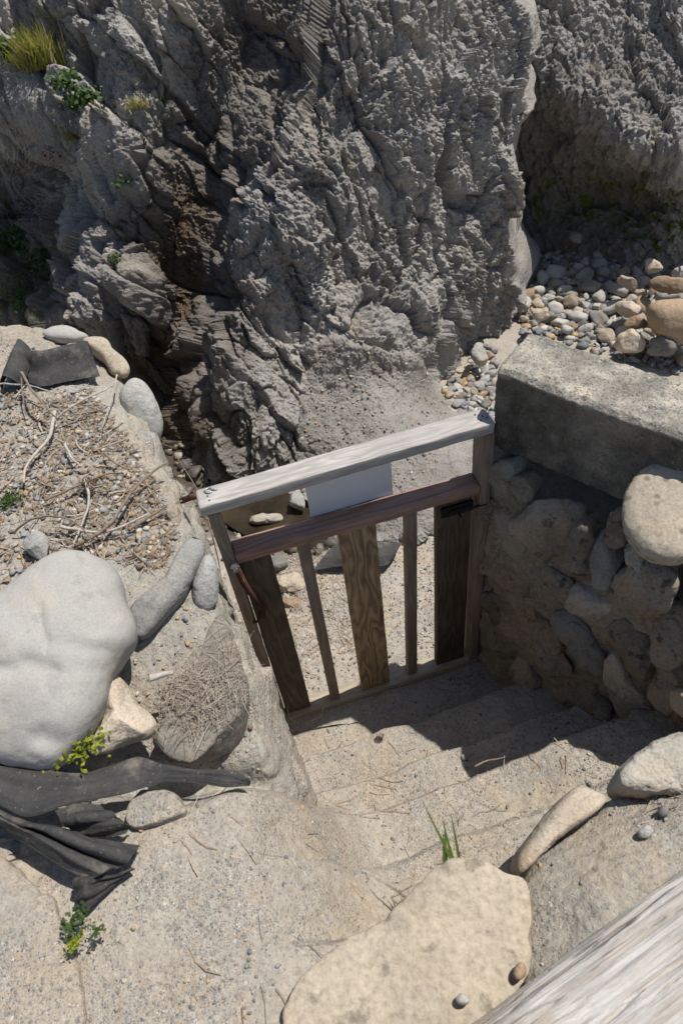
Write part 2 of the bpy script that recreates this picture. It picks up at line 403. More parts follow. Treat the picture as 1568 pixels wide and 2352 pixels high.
M['post'] = wood_mat('post_wood', (0.26, 0.19, 0.13), (0.17, 0.115, 0.075), 'Z', 16, 0.35, 0.8, 0.2)
M['sill'] = wood_mat('sill_wood', (0.37, 0.31, 0.22), (0.27, 0.22, 0.15), 'X', 14, 0.35, 0.8, 0.2)
M['log'] = wood_mat('bleached_driftwood', (0.62, 0.585, 0.54), (0.47, 0.41, 0.35), 'X', 7, 1.0, 0.85, 0.35, 0.55)
M['sign'] = plain_mat('white_plastic', (0.72, 0.72, 0.74), 0.35, 0.03, 6, 0.02)
M['fabric'] = plain_mat('black_weed_fabric', (0.05, 0.048, 0.047), 0.62, 0.35, 260, 0.4, spec=0.45)
def fabric_mat():
    t = NT('black_weed_fabric'); c = t.ramp(t.noise(12, 6, 0.65), [(0.3, (0.028, 0.027, 0.027)), (0.7, (0.06, 0.058, 0.056))])
    weave = t.noise(420, 3, 0.6); c = t.mix(1.0, c, t.ramp(weave, [(0.3, 0.7), (0.7, 1.35)]), 'MULTIPLY')
    c = t.mix(t.ramp(t.noise(7, 7, 0.7, t.mapping(loc=(4, 4, 2))), [(0.54, 0.0), (0.7, 0.5)]), c, (0.27, 0.235, 0.185))
    c = t.mix(t.ramp(t.noise(95, 3, 0.6), [(0.66, 0.0), (0.72, 0.6)]), c, (0.30, 0.26, 0.21))
    return t.done(c, 0.78, t.bump(t.noise(30, 5, 0.6), 0.35, 0.008, t.bump(weave, 0.3, 0.003)), 0.3)
M['fabric'] = fabric_mat()
M['rust'] = plain_mat('rusty_iron', (0.10, 0.045, 0.028), 0.8, 0.5, 90, 0.5)
M['iron'] = plain_mat('dark_iron', (0.03, 0.027, 0.026), 0.5, 0.5, 80, 0.4, 0.4)
M['zinc'] = plain_mat('zinc_metal', (0.45, 0.45, 0.46), 0.4, 0.3, 120, 0.2, 0.8)
M['twig'] = plain_mat('dry_twig_bark', (0.23, 0.175, 0.13), 0.85, 0.4, 70, 0.4)
M['paletwig'] = plain_mat('bleached_twig', (0.42, 0.38, 0.33), 0.85, 0.3, 70, 0.4)
M['cone'] = plain_mat('pine_cone_scales', (0.13, 0.085, 0.055), 0.8, 0.4, 80, 0.3)
M['grass'] = leaf_mat('green_grass', (0.06, 0.11, 0.018), (0.12, 0.17, 0.03))
M['ygrass'] = leaf_mat('yellow_green_grass', (0.20, 0.26, 0.03), (0.42, 0.40, 0.08))
M['straw'] = leaf_mat('dry_straw', (0.34, 0.25, 0.13), (0.46, 0.37, 0.22))
M['leaf'] = leaf_mat('green_leaves', (0.035, 0.075, 0.02), (0.09, 0.14, 0.04))
M['yleaf'] = leaf_mat('yellow_green_leaves', (0.18, 0.22, 0.02), (0.32, 0.34, 0.03))
M['redleaf'] = leaf_mat('dull_red_leaves', (0.09, 0.03, 0.035), (0.14, 0.05, 0.05))
M['chips'] = isl_mat('litter_chips', [(0, (0.25, 0.19, 0.13)), (0.2, (0.19, 0.15, 0.115)), (0.38, (0.38, 0.32, 0.25)), (0.5, (0.27, 0.275, 0.275)), (0.7, (0.32, 0.225, 0.14)), (0.78, (0.15, 0.135, 0.12)), (0.9, (0.45, 0.42, 0.37))])
M['needles'] = isl_mat('dead_pine_needles', [(0, (0.27, 0.20, 0.135)), (0.3, (0.25, 0.21, 0.17)), (0.55, (0.38, 0.32, 0.25)), (0.85, (0.28, 0.17, 0.10))])
M['needlegrey'] = isl_mat('grey_pine_needles', [(0, (0.30, 0.25, 0.20)), (0.4, (0.38, 0.33, 0.28)), (0.7, (0.25, 0.2, 0.155))])
M['gravel'] = isl_mat('gravel_bits', [(0, (0.16, 0.17, 0.18)), (0.28, (0.25, 0.255, 0.26)), (0.45, (0.36, 0.32, 0.26)), (0.65, (0.44, 0.30, 0.17)), (0.76, (0.46, 0.43, 0.38)), (0.92, (0.22, 0.17, 0.13))])
M['rubble'] = isl_mat('wet_rubble', [(0, (0.10, 0.09, 0.078)), (0.35, (0.15, 0.135, 0.115)), (0.6, (0.20, 0.165, 0.125)), (0.85, (0.33, 0.30, 0.26))], 0.45)
def water_mat():
    t = NT('stream_water'); nb = t.bump(t.noise(22, 4, 0.6), 0.35, 0.012); nb = t.bump(t.noise(70, 3, 0.6), 0.25, 0.004, nb)
    c = t.ramp(t.noise(4, 5, 0.6), [(0.35, (0.02, 0.016, 0.011)), (0.65, (0.05, 0.038, 0.022))])
    return t.done(c, 0.06, nb, 0.5)
M['water'] = water_mat()
# ------------------------------------------------------------------ gate frame of reference
ANG = math.atan2(0.172, 0.914); GU = np.array([math.cos(ANG), math.sin(ANG), 0]); GN = np.array([-math.sin(ANG), math.cos(ANG), 0])
GO = np.array([-0.334, 1.668, 0.0])
def gate_uv(x, y): p = np.stack([x - GO[0], y - GO[1]], -1); return p @ GU[:2], -(p @ GN[:2])

# ------------------------------------------------------------------ cliff
def rbf_fit(pts, vals):
    P = np.asarray(pts, float) / 1000; n = len(P)
    d = np.linalg.norm(P[:, None] - P[None], axis=-1); K = np.where(d > 0, d * d * np.log(d + 1e-12), 0) + 1e-5 * np.eye(n)
    A = np.c_[np.ones(n), P]; Mx = np.block([[K, A], [A.T, np.zeros((3, 3))]])
    s = np.linalg.solve(Mx, np.r_[vals, 0, 0, 0])
    def f(q):
        q = np.asarray(q, float) / 1000; out = s[n] + q @ s[n + 1:]
        for k in range(n):
            r = np.linalg.norm(q - P[k], axis=-1); out = out + s[k] * np.where(r > 0, r * r * np.log(r + 1e-12), 0)
        return out
    return f
def Yat(px, py, z): return at(px, py, z)[1]
def surface(ctrl, x0, x1, y0, y1, nx, ny, warpx=None):
    f = rbf_fit([(a, b) for a, b, _ in ctrl], np.array([c for _, _, c in ctrl]))
    gx, gy = np.meshgrid(np.linspace(x0, x1, nx), np.linspace(y0, y1, ny))
    if warpx is not None: gx = gx + np.interp(gy, warpx[0], warpx[1]) * np.clip((gx - 200) / (x1 - 200), 0, 1) ** 4
    q = np.stack([gx.ravel(), gy.ravel()], 1); Yv = f(q)
    D = np.stack([q[:, 0] - CX, -(q[:, 1] - CY), np.full(len(q), -F)], 1) @ ROT.T
    return (CAM + D * (Yv / D[:, 1])[:, None]).reshape(ny, nx, 3)

def B(px, py, z): return (px, py, Yat(px, py, z))
ctrl = [
    # foot of the rock, from the gully to the shingle
    B(250, 1000, -0.3), B(400, 1000, -0.2), B(500, 1080, -0.22), B(590, 1080, -0.22), B(660, 1085, -0.25), B(780, 1150, -0.10), B(900, 1215, -0.12),
    B(1010, 1180, -0.10), B(1060, 965, -0.28), B(1000, 880, -0.3), B(1080, 860, -0.60), B(1205, 770, -0.75), B(850, 1350, -0.45), B(600, 1250, -0.5), B(400, 1150, -0.5),
    # apron
    B(760, 1000, 0.02), B(860, 1080, 0.0), B(960, 1080, -0.03), B(1010, 1000, -0.08), B(760, 900, 0.14), B(900, 930, 0.06), B(870, 860, 0.18), B(960, 830, 0.10), B(690, 950, 0.08), B(720, 800, 0.42), B(830, 780, 0.45),
    # main buttress
    (480, 900, 4.12), (560, 960, 3.90), (600, 1020, 3.80), (650, 900, 4.12), (520, 700, 4.45), (640, 720, 4.5), (560, 560, 4.74), (620, 400, 5.0), (690, 220, 5.28),
    (750, 600, 4.72), (900, 650, 4.86), (1050, 700, 5.15), (750, 350, 5.03), (900, 350, 5.17), (950, 100, 5.48), (780, 0, 5.5), (1050, 450, 5.42), (1100, 200, 5.75), (1130, 620, 5.42), (1160, 450, 5.62), (1165, 250, 5.85), (1180, 0, 6.1),
    (780, -250, 5.85), (1100, -250, 6.3), (1180, 640, 5.6),
    # gully
    (385, 930, 4.50), (372, 830, 4.72), (385, 720, 4.92), (410, 600, 5.14), (450, 460, 5.36), (520, 320, 5.52), (600, 180, 5.66), (660, 60, 5.77), (700, -100, 6.05),
    # left buttress
    (340, 820, 4.62), (350, 720, 4.72), (340, 640, 4.86), (300, 560, 5.1), (330, 430, 5.22), (330, 250, 5.45), (380, 120, 5.62), (430, 0, 5.75), (430, -200, 6.0),
    (250, 700, 4.86), (170, 690, 5.06), (130, 740, 5.2), (200, 560, 5.4), (230, 430, 5.42), (150, 300, 5.62), (200, 150, 5.75), (100, 50, 5.95), (0, 0, 6.1), (0, 200, 5.98), (0, 290, 5.9),
    (60, 400, 6.35), (20, 460, 6.4), (130, 420, 6.05), (40, 600, 5.95), (100, 650, 5.75), (0, 720, 5.85), (60, 780, 5.7), (-200, 300, 6.2), (-200, 700, 6.2), (-200, 0, 6.4), (-100, -250, 6.6), (0, 900, 5.9), (200, 900, 5.2), (-600, 0, 6.7), (-600, 400, 6.4), (-600, 750, 6.1), (-600, 1000, 5.9), (-600, -300, 7.0), (-250, 1000, 5.9),
]
P = surface(ctrl, -480, 1215, -380, 1320, 900, 980, ([-300, 0, 60, 130, 200, 260, 330, 400, 470, 520, 580, 640, 700, 760, 850], [-5, -30, -10, 8, -28, 0, -45, -62, -35, -66, -30, -48, -8, -18, 0]))
ny, nx = P.shape[:2]
# the buttress turns its corner on the right and runs back behind itself
k = 46
tail = P[:, -1:, :] + np.linspace(0, 1, k)[1:, None][None] ** 1.3 * np.array([0.55, 2.2, 0.0]) 
tail = tail + np.array([0.10, 0, 0]) * np.sin(np.linspace(0, 1, k)[1:] * math.pi)[None, :, None]
P = np.concatenate([P, tail], 1); ny, nx = P.shape[:2]
for _ in range(6):                          # round the corner
    j = nx - k
    P[:, j - 8:j + 12] = (P[:, j - 9:j + 11] + 2 * P[:, j - 8:j + 12] + P[:, j - 7:j + 13]) / 4
N = gridnormals(P); N *= np.sign((N * (CAM - P)).sum(-1))[:, :nx - k].mean() or 1
q = P.reshape(-1, 3); nn = N.reshape(-1, 3)
strike = unit(atplane(1000, 800, (1, 5, .5), unit((.3, -1, .3))) - atplane(800, 200, (1, 5, .5), unit((.3, -1, .3))))
def stretch(q, t, k): return q - (1 - 1 / k) * (q @ t)[:, None] * t
warp = np.stack([fbm(q * 2.2 + s, 3) for s in (0, 40, 80)], 1)
qs = stretch(q, strike, 2.3) + 0.07 * warp
span = np.maximum(np.linalg.norm(np.gradient(P, axis=0), axis=-1), np.linalg.norm(np.gradient(P, axis=1), axis=-1)).ravel()
att = np.clip(0.016 / span, 0.15, 1)        # no fine relief where the sheet is stretched thin
pxx = proj(q)[:, 0]
leftw = 1 - sstep(420, 640, pxx)           # the left rock is broken into bigger slabs
def polymask(xy, poly):
    c = np.zeros(len(xy), bool); n_ = len(poly)
    for i in range(n_):
        (x1, y1), (x2, y2) = poly[i], poly[(i + 1) % n_]
        if y1 != y2: c ^= ((y1 > xy[:, 1]) != (y2 > xy[:, 1])) & (xy[:, 0] < (x2 - x1) * (xy[:, 1] - y1) / (y2 - y1) + x1)
    return c
apron = polymask(proj(q) + 22 * np.stack([fbm(q * 5, 3), fbm(q * 5 + 9, 3)], 1), [(715, 800), (760, 770), (850, 790), (960, 810), (1075, 950), (1060, 1230), (780, 1230), (700, 1090), (690, 1000)]).astype(float).reshape(ny, nx)
for _ in range(10):
    apron[1:-1] = (apron[:-2] + apron[1:-1] + apron[2:]) / 3; apron[:, 1:-1] = (apron[:, :-2] + apron[:, 1:-1] + apron[:, 2:]) / 3
apron = apron.ravel()
amp = 1 - 0.86 * apron
d = 0.16 * fbm(q * 1.3, 4) * (1 + 0.3 * leftw)
sl1 = slabs(qs * 2.6, 0.5); sl2 = slabs(qs * 6.5 + 5, 0.5)
d += sl1 * (0.12 + 0.07 * leftw) + sl2 * (0.055 + 0.025 * leftw)
f1, f2, hid, _v = worley(stretch(q, strike, 1.8) * 15 + 0.5 * warp)
rough_zone = np.clip(0.48 + 1.9 * fbm(q * 1.7 + 9, 3), 0.12, 1) * (1 - 0.35 * leftw)
knob = (0.55 - f1) * 0.030 * rough_zone
f1b, f2b, hb, _v = worley(q * 34 + 1.2 * warp)
knob2 = (0.55 - f1b) * 0.014 * rough_zone
rid = fbm(stretch(q, strike, 2.6) * 6.5, 5, 0.65, ridged=True) * 0.022
fine = fbm(q * 26, 3, 0.6) * 0.016 + (slabs(stretch(q, strike, 2.2) * 14 + 0.3 * warp, 0.6) * 0.022 + slabs(stretch(q, strike, 1.4) * 30 + 0.4 * warp, 0.6) * 0.016) * (0.35 + 0.65 * rough_zone)
pit = lambda sc_, k_, th_: sstep(th_, th_ + 0.22, fbm(stretch(q, strike, k_) * sc_ + 0.3 * warp, 2, 0.6))
pits = -(0.030 * pit(12, 1.7, 0.05) + 0.022 * pit(24, 1.4, 0.02) + 0.014 * pit(48, 1.1, -0.02)) * (0.25 + 0.75 * rough_zone)
d = d + 0.15 * slabs(stretch(q, strike, 2.0) * 1.15 + 3 + 0.08 * warp, 0.6)
for sc_, o_, dp_ in ((2.6, 0, 0.055), (6.5, 5, 0.028)):       # open cracks between the blocks
    wf1, wf2, wh_, _v = worley(qs * sc_ + o_); d = d - dp_ * np.exp(-((wf2 - wf1) / 0.07) ** 2) * sstep(-0.15, 0.2, fbm(q * 1.9 + sc_, 3))
d = (d + (knob * 0.6 + knob2 + rid + fine + pits) * att) * amp + (1 - amp) * (fbm(q * 7, 6, 0.62) * 0.034 + slabs(q * 9, 0.3) * 0.010)
dg = d.reshape(ny, nx).copy()
for _ in range(14):
    dg[1:-1] = (dg[:-2] + dg[1:-1] + dg[2:]) / 3; dg[:, 1:-1] = (dg[:, :-2] + dg[:, 1:-1] + dg[:, 2:]) / 3
a2 = np.clip((0.015 / span) ** 2, 0, 1); d = d * a2 + dg.ravel() * (1 - a2)
P2 = q + nn * d[:, None]
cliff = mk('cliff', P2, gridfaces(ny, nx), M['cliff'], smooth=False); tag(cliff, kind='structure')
gl = np.array([atY(*a) for a in ((380, 960, 4.4), (372, 830, 4.72), (385, 720, 4.92), (405, 610, 5.14), (430, 500, 5.3))])
glc = resample(gl, 40)
dist = np.full(len(P2), 9.0)
for g in glc: dist = np.minimum(dist, np.linalg.norm(P2 - g, axis=1))
wet = sstep(0.42, 0.10, dist + 0.14 * fbm(P2 * 5, 3))
pool = np.array([-0.72, 4.05, -0.1]); wet = np.maximum(wet, 0.85 * sstep(0.5, 0.15, np.linalg.norm((P2 - pool) * [0.7, 1, 1.2], axis=1) + 0.1 * fbm(P2 * 6, 3)))
gl2 = resample(np.array([atY(*a) for a in ((450, 900, 4.35), (455, 780, 4.6), (455, 650, 4.9), (450, 520, 5.2), (500, 380, 5.4), (560, 250, 5.55), (640, 110, 5.7), (720, -60, 5.9))]), 40)
dist2 = np.full(len(P2), 9.0)
for g in gl2: dist2 = np.minimum(dist2, np.linalg.norm(P2 - g, axis=1))
stain = np.maximum(sstep(0.72, 0.30, dist2 + 0.35 * fbm(P2 * 3, 4)), sstep(0.62, 0.3, dist + 0.2 * fbm(P2 * 4, 3)))
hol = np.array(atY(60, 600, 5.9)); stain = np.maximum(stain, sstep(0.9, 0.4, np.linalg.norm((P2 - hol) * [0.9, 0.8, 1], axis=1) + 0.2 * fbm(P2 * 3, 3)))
stain = np.maximum(stain, 0.5 * apron * (0.7 + 0.6 * fbm(P2 * 6, 3)))
fresh = (sstep(0.0, 0.2, RND[worley(qs * 6.5 + 5)[2], 1] - 0.62) * (0.15 + 0.85 * leftw)) * (1 - stain)
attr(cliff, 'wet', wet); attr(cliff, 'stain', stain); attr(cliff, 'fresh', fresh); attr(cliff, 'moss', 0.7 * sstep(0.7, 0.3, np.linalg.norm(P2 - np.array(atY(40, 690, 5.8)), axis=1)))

ctrl2 = [B(1100, 590, -0.4), B(1200, 575, -0.42), B(1330, 570, -0.42), B(1450, 590, -0.42), B(1568, 600, -0.42), B(1750, 610, -0.42), B(1200, 680, -0.9), B(1568, 720, -0.9),
         (1180, 500, 7.25), (1300, 500, 7.15), (1420, 500, 6.95), (1500, 540, 6.55), (1568, 560, 6.3), (1180, 380, 7.35), (1300, 400, 7.2), (1420, 440, 7.0), (1520, 450, 6.65), (1600, 440, 6.35),
         (1180, 280, 7.3), (1270, 300, 7.1), (1350, 350, 6.95), (1190, 200, 7.15), (1280, 215, 6.86), (1370, 280, 6.62), (1470, 350, 6.35), (1568, 370, 6.2),
         (1250, 100, 7.1), (1400, 150, 6.95), (1500, 250, 6.65), (1568, 200, 6.75), (1200, 0, 7.4), (1400, 0, 7.3), (1568, 0, 7.15), (1750, 300, 6.6), (1750, 0, 7.1), (1400, -250, 7.8), (1700, -250, 7.6), (1100, 300, 7.5), (1100, 0, 7.6), (1100, -250, 7.9), B(2150, 640, -0.42), (2150, 350, 6.0), (2150, 0, 6.5), (2150, -300, 7.0)]
P = surface(ctrl2, 1080, 2150, -380, 700, 560, 600); ny, nx = P.shape[:2]
N = gridnormals(P); N *= np.sign((N * (CAM - P)).sum(-1)).mean()
q = P.reshape(-1, 3); nn = N.reshape(-1, 3)
warp = np.stack([fbm(q * 2.2 + s, 3) for s in (0, 40, 80)], 1)
qs = stretch(q, strike, 2.6) + 0.10 * warp
inn = sstep(6.55, 6.9, q[:, 1]) * sstep(1.75, 1.3, q[:, 2])
f1, f2, hid, _v = worley(stretch(q, strike, 1.8) * 13 + 0.5 * warp); f1b = worley(q * 30 + warp)[0]
d = 0.16 * fbm(q * 1.3, 4) + slabs(qs * 2.4, 0.5) * 0.075 + slabs(qs * 6 + 5, 0.5) * 0.05 + slabs(stretch(q, strike, 2.0) * 14 + 0.3 * warp, 0.6) * 0.035 + slabs(q * 30 + 0.4 * warp, 0.6) * 0.016 + ((0.55 - f1) * 0.05 + (0.55 - f1b) * 0.022) * (1 - 0.8 * inn) + fbm(stretch(q, strike, 2.5) * 5.5, 5, 0.55, ridged=True) * 0.045 * (1 - 0.4 * inn) + fbm(q * 26, 3, 0.6) * 0.014
P2 = q + nn * d[:, None]
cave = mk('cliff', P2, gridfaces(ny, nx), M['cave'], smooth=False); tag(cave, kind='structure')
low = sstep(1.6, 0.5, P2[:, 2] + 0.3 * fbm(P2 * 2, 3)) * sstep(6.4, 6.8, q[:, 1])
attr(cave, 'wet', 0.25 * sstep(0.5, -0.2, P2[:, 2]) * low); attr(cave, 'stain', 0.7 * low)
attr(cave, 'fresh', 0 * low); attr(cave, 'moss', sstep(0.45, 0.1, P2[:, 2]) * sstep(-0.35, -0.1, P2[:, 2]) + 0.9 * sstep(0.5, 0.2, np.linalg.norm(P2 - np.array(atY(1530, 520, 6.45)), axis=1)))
# ------------------------------------------------------------------ lower ground, water, steps, banks
STREAM = resample(np.array([(-1.35, 4.6), (-1.1, 4.3), (-0.85, 3.85), (-0.6, 3.45), (-0.35, 3.25), (-0.1, 3.2), (0.15, 3.3)]), 60)
def low_z(x, y):
    z = 0.0 - 0.09 * np.maximum(y - 1.95, 0)
    z = np.maximum(z, -0.16 - 0.05 * np.maximum(y - 3.0, 0))
    z = np.maximum(z, -0.36) 
    z = z - 0.16 * sstep(0.6, 1.4, x) * sstep(3.2, 4.2, y)
    z = z + 0.16 * sstep(6.0, 7.2, y) * sstep(2.0, 3.0, x)
    d = np.min(np.hypot(x[..., None] - STREAM[:, 0], y[..., None] - STREAM[:, 1]), -1)
    z = z - 0.14 * sstep(0.36, 0.12, d) * sstep(3.95, 3.5, y) + 0.05 * sstep(3.6, 4.6, y) * sstep(-0.3, -0.6, x)
    return z
def low_full(x, y):
    z = low_z(x, y); p = np.stack([x.ravel(), y.ravel(), z.ravel()], 1)
    n = 0.05 * fbm(p * 1.6, 4) + 0.022 * fbm(p * 7, 4) + 0.008 * fbm(p * 30, 3)
    rub = sstep(-0.05, -0.35, x).ravel() * sstep(2.95, 2.5, y).ravel() * sstep(1.75, 2.1, y).ravel()
    n += rub * (0.05 * slabs(p * 9, 0.6) + 0.03)
    # a worn lower step just beyond the gate
    u_, v_ = gate_uv(x.ravel(), y.ravel())
    n += -0.07 * sstep(0.42, 0.50, -v_ + 0.05 * fbm(p * 3 + 4, 3)) + 0.0
    return z + n.reshape(z.shape) * 1.0
gx, gy = np.meshgrid(np.r_[np.linspace(-2.6, 1.6, 520), np.linspace(1.61, 6.5, 200)], np.r_[np.linspace(1.60, 4.2, 380), np.linspace(4.21, 9.5, 220)])
gz = low_full(gx, gy)
Pg = np.stack([gx, gy, gz], -1)
ground = mk('ground', Pg.reshape(-1, 3), gridfaces(*gx.shape), None); tag(ground, kind='structure')
def ground_mat():
    t = NT('wet_and_dry_sand')
    m = M['lowsand']; 
    nt_ = m.node_tree
    b = nt_.nodes['Principled BSDF']
    a = nt_.nodes.new('ShaderNodeAttribute'); a.attribute_name = 'wet'
    src = b.inputs['Base Color'].links[0].from_socket
    mx = nt_.nodes.new('ShaderNodeMix'); mx.data_type = 'RGBA'
    nt_.links.new(a.outputs['Fac'], mx.inputs[0]); nt_.links.new(src, mx.inputs[6]); mx.inputs[7].default_value = (0.075, 0.058, 0.038, 1)
    nt_.links.new(mx.outputs[2], b.inputs['Base Color'])
    mr = nt_.nodes.new('ShaderNodeMapRange'); nt_.links.new(a.outputs['Fac'], mr.inputs[0]); mr.inputs[3].default_value = 0.95; mr.inputs[4].default_value = 0.25
    nt_.links.new(mr.outputs[0], b.inputs['Roughness'])
    return m
ground.data.materials.append(ground_mat())
dd = np.min(np.hypot(gx[..., None] - STREAM[::3, 0], gy[..., None] - STREAM[::3, 1]), -1)
attr(ground, 'wet', sstep(0.50, 0.24, dd + 0.12 * fbm(np.stack([gx.ravel(), gy.ravel(), 0 * gx.ravel()], 1) * 5, 3).reshape(gx.shape)))
# far sheet below everything, out to the horizon
mk('ground', [(-150, -150, -1.2), (150, -150, -1.2), (150, 150, -1.2), (-150, 150, -1.2)], [(0, 1, 2, 3)], M['mortar'], smooth=False)['kind'] = 'structure'
WZ = -0.215
nw = 60
sw = np.stack([STREAM + 0.0, STREAM], 0)
tv = np.gradient(STREAM, axis=0); tv /= np.linalg.norm(tv, axis=1)[:, None]; nv = np.stack([-tv[:, 1], tv[:, 0]], 1)
wp = []
WS = STREAM[STREAM[:, 1] < 3.72]; WN_ = nv[STREAM[:, 1] < 3.72]
for k in range(len(WS)):
    for s in np.linspace(-1, 1, 9):
        p = WS[k] + WN_[k] * s * 0.24
        wp.append((p[0], p[1], WZ))
water = mk('water', wp, gridfaces(len(WS), 9), M['water']); tag(water, kind='structure')

# steps between the gate and the viewer: worn nosings under trodden sand
PROF = np.array([(-0.02, -0.02), (0.10, 0.0), (0.275, 0.015), (0.278, 0.165), (0.290, 0.185), (0.535, 0.205), (0.538, 0.350), (0.552, 0.372), (0.748, 0.388), (0.752, 0.575), (0.768, 0.598),
                 (0.99, 0.640), (1.00, 0.79), (1.02, 0.815), (1.22, 0.87), (1.245, 1.01), (1.27, 1.035), (1.43, 1.10), (1.55, 1.25), (1.75, 1.32), (2.6, 1.36)])
s_ = np.r_[0, np.cumsum(np.hypot(*np.diff(PROF, axis=0).T))]; nr = 900; nc = 760
sv = np.linspace(0, s_[-2] + 0.9 * (s_[-1] - s_[-2]), nr)
pv, pz = np.interp(sv, s_, PROF[:, 0]), np.interp(sv, s_, PROF[:, 1])
uu = np.linspace(-2.1, 1.35, nc)
V_, U_ = np.meshgrid(pv, uu, indexing='ij'); Z_ = np.repeat(pz[:, None], nc, 1)
lat = 1.235 + 0.02 * sstep(-0.6, -1.6, U_) + 0.03 * sstep(1.2, 1.7, V_); ml = sstep(0.16, -0.26, U_) * sstep(0.56, 0.84, V_)
Z_ = Z_ + ml * np.maximum(lat - Z_, 0)
Ps = GO + U_[..., None] * GU - V_[..., None] * GN; Ps[..., 2] = Z_
Ps[1:-1] = (Ps[:-2] + 4 * Ps[1:-1] + Ps[2:]) / 6
p = Ps.reshape(-1, 3)
top_var = 0.020 * fbm(p * [2.4, 2.4, 0.6], 4) 
tdir = np.stack([fbm(p * 3.1 + 3, 3) * 0.025, fbm(p * [3.3, 3.3, 1] + 11, 4) * 0.035, top_var + 0.010 * fbm(p * 11, 4) + 0.004 * fbm(p * 45, 3)], 1)
p = p + tdir
for o_, h_ in ((2, 0.014), (14, 0.010)):      # edges of worn concrete under the sand
    tt_ = fbm(p * [1.0, 1.0, 0.2] + o_, 3); p[:, 2] += h_ * sstep(-0.012, 0.012, tt_) * sstep(0.75, 1.0, V_.ravel())
p[:, 2] += 0.05 * sstep(0.62, 0.9, U_.ravel()) * sstep(0.1, 0.4, V_.ravel())
steps = mk('steps', p, gridfaces(nr, nc), M['sand']); tag(steps, kind='structure')
STEPS = p.reshape(nr, nc, 3)
def step_pt(u, v):
    i = np.clip(np.searchsorted(pv, v), 0, nr - 1); j = np.clip(((u + 2.1) / 3.45 * (nc - 1)).astype(int), 0, nc - 1)
    return STEPS[i, j]

# left bank: trodden top, crumbling mortar edge and face
S_ = [(-260, 745, 1.2), (0, 752, 1.2), (120, 760, 1.18), (215, 800, 1.15), (275, 870, 1.15), (345, 980, 1.12), (395, 1085, 1.12), (450, 1180, 1.12), (487, 1280, 1.12), (512, 1375, 1.08), (556, 1462, 1.0), (622, 1562, 0.9), (645, 1620, 0.8), (682, 1715, 0.66), (722, 1830, 0.60), (690, 1862, 0.78), (600, 1885, 1.0), (480, 1895, 1.15), (380, 1925, 1.18), (250, 1965, 1.20), (0, 2000, 1.21), (-260, 2030, 1.21)]
T_ = [(-260, 800, 1.26), (0, 790, 1.26), (90, 800, 1.26), (160, 840, 1.28), (215, 920, 1.28), (290, 1020, 1.28), (345, 1110, 1.29), (400, 1200, 1.30), (440, 1290, 1.30), (455, 1380, 1.29), (490, 1465, 1.26), (560, 1570, 1.20), (580, 1650, 1.14), (592, 1740, 1.08), (610, 1810, 0.99), (560, 1830, 1.09), (480, 1838, 1.18), (380, 1868, 1.215), (250, 1902, 1.23), (0, 1935, 1.24), (-260, 1960, 1.24)]
ns = 420
Sw = resample([at(*a) for a in S_], ns); Tw = resample([at(*a) for a in T_], ns)
inner = []
for k in range(ns):
    inner.append((-4.6, 3.9 - 3.4 * k / (ns - 1), 1.42))
inner = np.array(inner)
rows = []
Bt = Sw.copy(); Bt[:, 2] = -0.75; Bt[:, :2] += 0.0
nb_, ne_, nt_ = 60, 50, 300
for t in np.linspace(0, 1, nb_, endpoint=False): rows.append(Bt * (1 - t) + Sw * t)
for t in np.linspace(0, 1, ne_, endpoint=False):
    b = Sw * (1 - t) + Tw * t; b[:, 2] = Sw[:, 2] + (Tw[:, 2] - Sw[:, 2]) * math.sin(t * math.pi / 2); rows.append(b)
for t in np.linspace(0, 1, nt_): rows.append(Tw * (1 - t ** 1.6) + inner * t ** 1.6)
Pb = np.array(rows); shp = Pb.shape
for _ in range(8): Pb[1:-1] = (Pb[:-2] + 2 * Pb[1:-1] + Pb[2:]) / 4
Nb = gridnormals(Pb); Nb *= np.sign(Nb[-1, :, 2].mean())
q = Pb.reshape(-1, 3); nn = Nb.reshape(-1, 3)
row = np.repeat(np.arange(shp[0]), shp[1])
edge = np.exp(-((row - nb_ - 15) / 28.0) ** 2)
d = 0.035 * fbm(q * 2.5, 4) + 0.016 * fbm(q * 9, 4) + 0.006 * fbm(q * 40, 3) + edge * (0.03 * slabs(q * 7, 0.4) + 0.02 * fbm(q * 6 + 5, 3))
bank = mk('bank', q + nn * d[:, None], gridfaces(shp[0], shp[1]), M['mortar']); tag(bank, kind='structure')
BK = (q + nn * d[:, None]).reshape(shp)[nb_ + ne_:]
BT = np.round(BK.reshape(-1, 3), 4)
def bank_pts(px, py):                       # points of the bank's top nearest to the given directions
    pj = proj(BT); out = []
    for a, b in zip(px, py):
        out.append(BT[np.argmin((pj[:, 0] - a) ** 2 + (pj[:, 1] - b) ** 2)])
    return np.array(out)

# right shoulder above the steps
S2 = [(1140, 2440, 1.18), (1195, 2250, 1.18), (1205, 2120, 1.18), (1200, 2010, 1.16), (1275, 1925, 1.15), (1390, 1850, 1.15), (1450, 1770, 1.12), (1568, 1705, 1.12), (1760, 1640, 1.12)]
Sw2 = resample([at(*a) for a in S2], 200); In2 = Sw2 + np.array([0.9, -0.55, 0.30]); In2[:, 2] = 1.40
rows = []
Bt = Sw2.copy(); Bt[:, 2] = 0.2
for t in np.linspace(0, 1, 40, endpoint=False): rows.append(Bt * (1 - t) + Sw2 * t)
for t in np.linspace(0, 1, 200):
    b = Sw2 * (1 - t) + In2 * t; b[:, 2] = Sw2[:, 2] + 0.08 * min(1, t * 6) + 0.18 * t; rows.append(b)
Pb = np.array(rows); shp2 = Pb.shape
for _ in range(6): Pb[1:-1] = (Pb[:-2] + 2 * Pb[1:-1] + Pb[2:]) / 4
